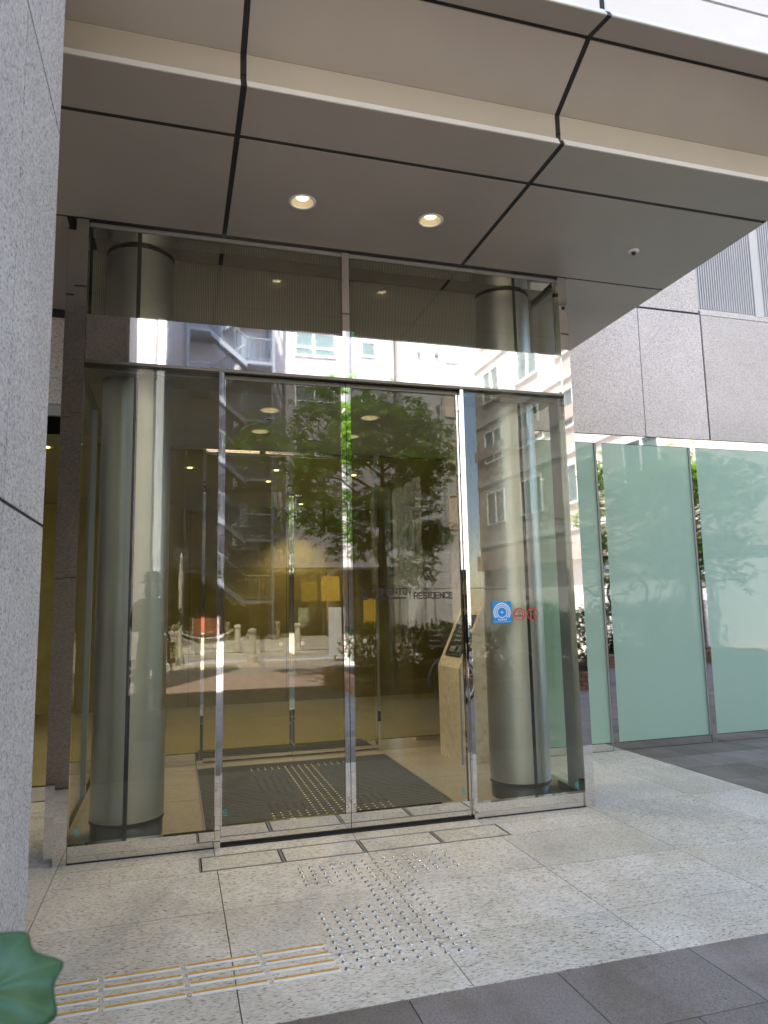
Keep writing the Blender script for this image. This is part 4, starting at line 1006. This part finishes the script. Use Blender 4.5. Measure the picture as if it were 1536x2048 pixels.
boardsign('parking_sign', 'small yellow sign board on a post near the hedge', 'sign', 4.75, -13.2, .32, .75, 1.55, 'yellow_sign')
boardsign('notice_board', 'pale narrow notice board on a post behind the bollards', 'sign', 3.9, -13.4, .32, 1.2, 1.35, 'white_board')
t = empty('traffic_barrier', 'orange folding barrier panel standing beyond the bollards', 'barrier', (1.0, -21.0, 0))
bm = bmesh.new(); bx(bm, .62, 1.38, -21.03, -20.97, .45, 1.05, .01); obj('panel', bm, 'orange_cloth', t)
bm = bmesh.new(); tube(bm, [(.6, -21.2, 0), (.6, -21.0, 1.1), (.6, -20.8, 0)], .02, 6); obj('leg', bm, 'frame_grey', t)
bm = bmesh.new(); tube(bm, [(1.4, -21.2, 0), (1.4, -21.0, 1.1), (1.4, -20.8, 0)], .02, 6); obj('leg', bm, 'frame_grey', t)

# ================================================================ BUILDINGS ACROSS THE STREET
def window(parent, x0, x1, y, z0, z1, fm='white_paint', gm='window_glass', parts=2, rail=True, axis='y', d=1):
    """axis 'y': wall faces +y at y ; axis 'x': wall faces -x at y"""
    def b(bm, a0, a1, h0, h1, q0, q1):
        if axis == 'y': bx(bm, a0, a1, y + h0, y + h1, q0, q1)
        else: bx(bm, y - h1, y - h0, a0, a1, q0, q1)
    bm = bmesh.new(); w = .06
    b(bm, x0, x1, 0.0, .07, z0, z0 + w); b(bm, x0, x1, 0, .07, z1 - w, z1); b(bm, x0, x0 + w, 0, .07, z0 + w, z1 - w); b(bm, x1 - w, x1, 0, .07, z0 + w, z1 - w)
    for k in range(1, parts): xx = x0 + (x1 - x0) * k / parts; b(bm, xx - .03, xx + .03, 0, .065, z0 + w, z1 - w)
    if rail: zm = z0 + (z1 - z0) * .36; b(bm, x0 + w, x1 - w, 0.01, .06, zm - .03, zm + .03)
    o = obj('window', bm, fm, parent)
    bm = bmesh.new(); b(bm, x0 + w, x1 - w, 0.004, .02, z0 + w, z1 - w); obj('pane', bm, gm, o)
YB = -28.0
OB = empty('fire_escape_building', 'lilac grey apartment block with outside steel stairs across the street', 'building', (5, -33, 0))
bm = bmesh.new(); bx(bm, -0.9, 10.2, -40, YB, 3.2, 26.0); bx(bm, -0.9, 10.2, -40, YB - 2.5, 0, 3.2); OW = obj('wall', bm, 'opp_lilac', OB)
bm = bmesh.new(); bx(bm, -0.9, 10.2, YB - 2.49, YB - 2.4, 0, 3.19); obj('shop_front', bm, 'shop_dark', OB)
for x in (-0.25, 3.2, 6.8, 9.9): box('pillar', x, x + .35, YB - .5, YB - .1, 0, 3.19, 'opp_dark', OB)
for k in range(7):
    z0 = 5.35 + 2.65 * k
    window(OB, 5.30, 7.22, YB, z0, z0 + 1.2)
    window(OB, 8.5, 9.3, YB, z0 + .2, z0 + 1.0, parts=1, rail=False)
    bm = bmesh.new(); bx(bm, 2.55, 3.45, YB, YB + .05, z0 - 1.0, z0 + 1.0); dd = obj('door', bm, 'frame_grey', OB)
    box('door_sign', 2.75, 3.1, YB + .05, YB + .06, z0 - .35, z0 + .75, 'white_board', dd)
for x in (4.15, 7.9): 
    bm = bmesh.new(); tube(bm, [(x, YB + .08, 3.3), (x, YB + .08, 26)], .06, 8); obj('downpipe', bm, 'stair_steel', OB)
# outside stairs, floor by floor
FE = bmesh.new()
bx(FE, 0.29, 4.11, YB + .02, YB + .075, 23.0, 23.2)
FE = obj('fire_escape', FE, 'stair_steel', OB)
for x in (0.35, 4.05):
    for y in (YB + .15, YB + 1.55): box('post', x - .06, x + .06, y - .06, y + .06, 0.0, 24.0, 'stair_steel', FE)
for k in range(8):
    z = 1.70 + 2.65 * k; zm = z + 1.325
    bm = bmesh.new(); bx(bm, 2.9, 4.1, YB + .08, YB + 1.6, z - .14, z); bx(bm, 0.3, 1.3, YB + .08, YB + 1.6, zm - .14, zm); obj('landing', bm, 'stair_steel', FE)
    bm = bmesh.new()
    for (xa, za, xb, zb, y0, y1) in ((2.9, z, 1.3, zm, YB + .86, YB + 1.56), (1.3, zm, 2.9, z + 2.65, YB + .12, YB + .82)):
        for yy in (y0, y1 - .05):
            prism(bm, [(xa, za - .28), (xa, za), (xb, zb), (xb, zb - .28)], 'y', yy, yy + .05)
        for q in range(8):
            f = (q + .5) / 8; xx = xa + (xb - xa) * f; zz = za + (zb - za) * f; bx(bm, xx - .13, xx + .13, y0 + .05, y1 - .05, zz - .06, zz - .02)
    obj('flight', bm, 'stair_steel', FE)
    bm = bmesh.new(); yf = YB + 1.58
    def rail(a, b, nb):
        a = Vector(a); b = Vector(b)
        tube(bm, [a + Vector((0, 0, 1.05)), b + Vector((0, 0, 1.05))], .03, 6); tube(bm, [a + Vector((0, 0, .12)), b + Vector((0, 0, .12))], .015, 5)
        for q in range(nb + 1): p = a.lerp(b, q / nb); tube(bm, [p, p + Vector((0, 0, 1.05))], .012 if q % 4 else .022, 4)
    rail((4.08, yf, z), (2.9, yf, z), 8); rail((2.9, yf, z), (1.3, yf, zm), 12); rail((1.3, yf, zm), (.32, yf, zm), 7); rail((1.3, YB + .84, zm), (2.9, YB + .84, z + 2.65), 12); rail((4.08, yf, z), (4.08, YB + .1, z), 8)
    obj('railing', bm, 'stair_steel', FE)
WB = empty('white_building', 'tall blank white walled building beside the fire stairs', 'building', (13, -33, 0))
bm = bmesh.new(); bx(bm, 10.45, 12.4, -40, -27.2, 0, 24); bx(bm, 12.4, 13.75, -40, -27.6, 0, 24); obj('wall', bm, 'opp_white', WB)
for x in (11.0, 12.30): 
    bm = bmesh.new(); tube(bm, [(x, -27.12, 2), (x, -27.12, 24)], .035, 6); obj('conduit', bm, 'opp_panel', WB)
for x, z in ((11.2, 13.5), (12.1, 13.5), (11.2, 10.8), (12.1, 10.8), (11.6, 8), (11.9, 5.2)): box('wall_lamp', x, x + .12, -27.2, -27.0, z, z + .2, 'opp_dark', WB)
for k in range(7): window(WB, 12.75, 13.45, -27.6, 2.2 + 2.8 * k, 3.9 + 2.8 * k, 'opp_cream', 'opp_cream', 1, False)
for z in (4, 6.8, 9.6, 12.4, 15.2): box('wall_joint', 10.45, 12.4, -27.2, -27.185, z, z + .02, 'opp_lilac', WB)
t = empty('air_conditioner_cabinet', 'white louvred service cabinet against the white building', 'cabinet', (12.0, -26.5, 0))
bm = bmesh.new(); bx(bm, 11.0, 13.0, -27.1, -26.2, 0.0, 3.9, .02); obj('casing', bm, 'opp_panel', t)
bm = bmesh.new()
for k in range(20): bx(bm, 11.9, 12.9, -26.2, -26.17, 1.4 + k * .12, 1.4 + k * .12 + .07)
obj('grille', bm, 'white_paint', t)
t = empty('mesh_fence', 'dark wire mesh fence in front of the white building', 'fence', (11, -22, 0))
bm = bmesh.new(); tube(bm, [(8.6, -22, 2.0), (13.6, -22, 2.0)], .045, 6)
obj('top_rail', bm, 'frame_grey', t)
for k in range(5):
    bm = bmesh.new(); tube(bm, [(8.6 + 1.24 * k, -22, 0), (8.6 + 1.24 * k, -22, 2.05)], .04, 6); obj('post', bm, 'frame_grey', t)
bm = bmesh.new()
for k in range(60):
    x = 8.6 - 2 + k * .14
    for sg in (1, -1):
        a = Vector((x, -22, .1)); b = Vector((x + 1.8 * sg, -22, 1.9))
        if min(a.x, b.x) < 8.6 or max(a.x, b.x) > 13.6: continue
        tube(bm, [a, b], .006, 3, False)
obj('wire_mesh', bm, 'frame_grey', t, kind='stuff')
PBD = empty('tiled_building', 'cream tiled corner building with grey window bands down the side street', 'building', (18, -18, 0))
bm = bmesh.new(); bx(bm, 14.1, 26, -27, -9.6, 3.6, 24); obj('wall', bm, 'opp_tile', PBD)
bm = bmesh.new(); bx(bm, 13.95, 26, -27.1, -9.5, 2.9, 3.6); obj('cornice', bm, 'opp_pink', PBD)
bm = bmesh.new(); bx(bm, 14.0, 26, -27.05, -9.55, 8.2, 8.7); obj('cornice', bm, 'opp_pink', PBD)
bm = bmesh.new(); bx(bm, 14.2, 26, -26.9, -9.7, 0, 2.9); obj('ground_floor', bm, 'opp_panel', PBD)
for k in range(6):
    z = 5.0 + 2.9 * k
    for q in range(5): window(PBD, -26.0 + q * 3.4, -24.2 + q * 3.4, 14.1, z, z + 1.5, 'white_paint', 'window_glass', 2, False, axis='x')
    box('string_course', 14.05, 14.12, -27, -9.6, z - 1.0, z - .75, 'opp_panel', PBD)
LB = empty('panel_building', 'white panelled office building with small windows left of the fire stairs', 'building', (-6, -27, 0))
bm = bmesh.new(); bx(bm, -12, -0.55, -34, -22, 0, 24); obj('wall', bm, 'opp_panel', LB)
box('corner_fin', -0.75, -0.50, -22.3, -21.7, 0, 24, 'white_paint', LB); box('corner_fin', -1.75, -1.55, -22.0, -21.7, 0, 24, 'white_paint', LB)
for k in range(8):
    z = 1.2 + 2.7 * k; window(LB, -1.52, -0.78, -22.0, z + .5, z + 2.0, 'frame_grey', 'window_glass', 1, False)
    window(LB, -4.2, -2.2, -22.0, z + .5, z + 2.0, 'frame_grey', 'window_glass', 2, False); box('floor_band', -12, -1.78, -22.0, -21.95, z, z + .12, 'white_paint', LB)
    box('vent_box', -1.3, -0.95, -22.0, -21.75, z - .05, z + .3, 'opp_panel', LB)

BLOCKER = empty('sky_blocker_building', 'added tan building block past the granite pier, shutting out low sky on the left', 'building', (-12, -3, 0))  # unseen block, added to keep low sky out of the left column's reflection
bm = bmesh.new(); bx(bm, -16, -8.6, -7.4, 1.40, 0, 13); obj('wall', bm, 'opp_cream', BLOCKER)
for k in range(4):
    for q in range(3):
        x0 = -6.6 + q * 2.7; z0 = 1.0 + 3.0 * k
        bm = bmesh.new(); bx(bm, -8.6, -8.54, x0, x0 + 1.6, z0, z0 + 1.5); o = obj('window', bm, 'frame_grey', BLOCKER)
        bm = bmesh.new(); bx(bm, -8.539, -8.53, x0 + .07, x0 + 1.53, z0 + .07, z0 + 1.43); obj('pane', bm, 'window_glass', o)

# ================================================================ THE PHOTOGRAPHER (mirrored in the glass)
def skin(name, verts, edges, radii, m, parent=None, sub=2, root=0):
    me = bpy.data.meshes.new(name); me.from_pydata([Vector(v) for v in verts], edges, []); me.update()
    me.materials.append(MATS[m]); o = bpy.data.objects.new(name, me); C.objects.link(o)
    o.modifiers.new('skin', 'SKIN').use_smooth_shade = True
    sv = me.skin_vertices[0].data
    for i, r in enumerate(radii): sv[i].radius = (r, r) if not isinstance(r, tuple) else r; sv[i].use_root = (i == root)
    md = o.modifiers.new('sub', 'SUBSURF'); md.levels = 1; md.render_levels = sub
    if parent is not None: o.parent = parent
    return o
ox, oy = -0.27, -5.02
def P(x, y, z): return (ox + x, oy + y, z)
V = [P(0, 0, .93), P(0, .01, 1.12), P(0, .01, 1.32), P(0, 0, 1.44), P(0, .01, 1.50), P(0, .02, 1.57), P(0, .03, 1.66), P(0, .03, 1.73)]
Ra = [(.15, .11), (.13, .10), (.155, .11), (.09, .08), .052, .07, (.078, .092), .055]
Ed = [(i, i + 1) for i in range(7)]
V.append(P(0, .125, 1.625)); Ra.append(.014); Ed.append((6, 8))
for s in (-1, 1):
    b = len(V)
    V += [P(.085 * s, 0, .86), P(.10 * s, .03, .48), P(.11 * s, 0, .09), P(.115 * s, .12, .035), P(.12 * s, .19, .028)]
    Ra += [.085, .058, .040, .036, .028]; Ed += [(0, b), (b, b + 1), (b + 1, b + 2), (b + 2, b + 3), (b + 3, b + 4)]
hands = []
for s, el, wr in ((-1, (-.20, .16, 1.13), (ox * -1 - .085, .44, 1.27)), (1, (.27, .18, 1.12), (ox * -1 + .085, .44, 1.27))):
    b = len(V)
    V += [P(.17 * s, 0, 1.42), P(*el), P(*wr), P(wr[0] - .015 * s, wr[1] + .06, wr[2] + .03)]
    Ra += [.058, .040, .027, (.034, .018)]; Ed += [(3, b), (b, b + 1), (b + 1, b + 2), (b + 2, b + 3)]
    h = V[b + 3]
    for q in range(4):
        f0 = (h[0] - .012 * s, h[1] + .045, h[2] + .030 - .019 * q); f1 = (h[0] - .035 * s, h[1] + .085, h[2] + .034 - .019 * q); f2 = (h[0] - .060 * s, h[1] + .092, h[2] + .034 - .019 * q)
        c = len(V); V += [f0, f1, f2]; Ra += [.0095, .0085, .007]; Ed += [(b + 3, c), (c, c + 1), (c + 1, c + 2)]
    c = len(V); V += [(h[0] - .025 * s, h[1] + .03, h[2] - .02), (h[0] - .055 * s, h[1] + .058, h[2] + .005)]; Ra += [.010, .008]; Ed += [(b + 3, c), (c, c + 1)]
PER = skin('person', V, Ed, Ra, 'skin')
tag(PER, 'person in dark clothes and hat raising a phone, mirrored in the glass', 'person')
# coat and trousers
Vc = [P(0, 0, .70), P(0, 0, .93), P(0, .01, 1.14), P(0, .01, 1.32), P(0, 0, 1.45)]; Rc = [(.20, .16), (.185, .14), (.155, .12), (.18, .13), (.10, .09)]; Ec = [(0, 1), (1, 2), (2, 3), (3, 4)]
for s, el, wr in ((-1, (-.20, .16, 1.13), (ox * -1 - .085, .44, 1.27)), (1, (.27, .18, 1.12), (ox * -1 + .085, .44, 1.27))):
    b = len(Vc); w2 = tuple(e + (w - e) * .85 for e, w in zip(el, wr)); Vc += [P(.175 * s, 0, 1.42), P(*el), P(*w2)]; Rc += [.078, .058, .046]; Ec += [(4, b), (b, b + 1), (b + 1, b + 2)]
skin('coat', Vc, Ec, Rc, 'cloth_dark', PER)
Vt = [P(0, 0, .90)]; Rt = [(.16, .13)]; Et = []
for s in (-1, 1):
    b = len(Vt); Vt += [P(.085 * s, 0, .80), P(.105 * s, .03, .48), P(.115 * s, .0, .12)]; Rt += [.105, .09, .085]; Et += [(0, b), (b, b + 1), (b + 1, b + 2)]
skin('trousers', Vt, Et, Rt, 'cloth_grey', PER)
for s in (-1, 1):
    bm = bmesh.new(); bx(bm, ox + .115 * s - .045, ox + .115 * s + .045, oy - .09, oy + .20, 0.0, .085, .03); obj('shoe', bm, 'rubber', PER, smooth=True)
bm = bmesh.new(); lathe(bm, [(0, 1.845), (.07, 1.84), (.098, 1.80), (.103, 1.72), (.19, 1.70), (.192, 1.695), (.10, 1.705), (.0, 1.72)], (ox, oy + .02, 0), 28); obj('hat', bm, 'cloth_dark', PER, smooth=True)
bm = bmesh.new(); bmesh.ops.create_uvsphere(bm, u_segments=20, v_segments=12, radius=1, matrix=Matrix.Translation((ox, oy - .02, 1.60)) @ Matrix.Diagonal((.098, .085, .14, 1))); obj('hair', bm, 'hair_black', PER, smooth=True)
for s in (-1, 1):
    bm = bmesh.new(); bmesh.ops.create_uvsphere(bm, u_segments=10, v_segments=8, radius=.011, matrix=Matrix.Translation((ox + .031 * s, oy + .108, 1.655))); obj('eye', bm, 'ink_black', PER, smooth=True)
    bm = bmesh.new(); bmesh.ops.create_uvsphere(bm, u_segments=10, v_segments=8, radius=.02, matrix=Matrix.Translation((ox + .085 * s, oy + .03, 1.64)) @ Matrix.Diagonal((.5, .8, 1.5, 1))); obj('ear', bm, 'skin', PER, smooth=True)
bm = bmesh.new(); bx(bm, ox - .022, ox + .022, oy + .104, oy + .112, 1.585, 1.593, .003); obj('mouth', bm, 'terracotta', PER)
t = empty('shoulder_bag', 'dark shoulder bag with fringe at the hip of the person in the hat', 'bag', (ox + .24, oy, .78))
bm = bmesh.new(); bx(bm, ox + .19, ox + .29, oy - .14, oy + .16, .70, .95, .03); obj('pouch', bm, 'cloth_dark', t, smooth=True)
bm = bmesh.new()
for k in range(14): tube(bm, [(ox + .24, oy - .13 + k * .022, .71), (ox + .245 + random.uniform(-.01, .01), oy - .13 + k * .022, .58 + random.uniform(0, .03))], .006, 4)
obj('fringe', bm, 'cloth_dark', t)
bm = bmesh.new(); tube(bm, [(ox + .22, oy - .12, .94), (ox + .10, oy - .10, 1.40), (ox - .02, oy, 1.49), (ox + .10, oy + .13, 1.38), (ox + .22, oy + .14, .94)], .011, 6); obj('strap', bm, 'cloth_grey', t)
t = empty('phone', 'dark mobile phone held up with both hands', 'phone', (0, -4.40, 1.27))
bm = bmesh.new(); bx(bm, -.078, .078, -4.400, -4.3925, 1.298, 1.374, .003); obj('body', bm, 'black_plastic', t)
bm = bmesh.new()
for x in (0.0, .022): lathe(bm, [(.009, 0), (.009, .002), (0, .002)], (0, 0, 0), 16)
bm.transform(Matrix.Translation((0, -4.3925, 1.35)) @ Matrix.Rotation(R(-90), 4, 'X')); obj('lens', bm, 'window_glass', t)
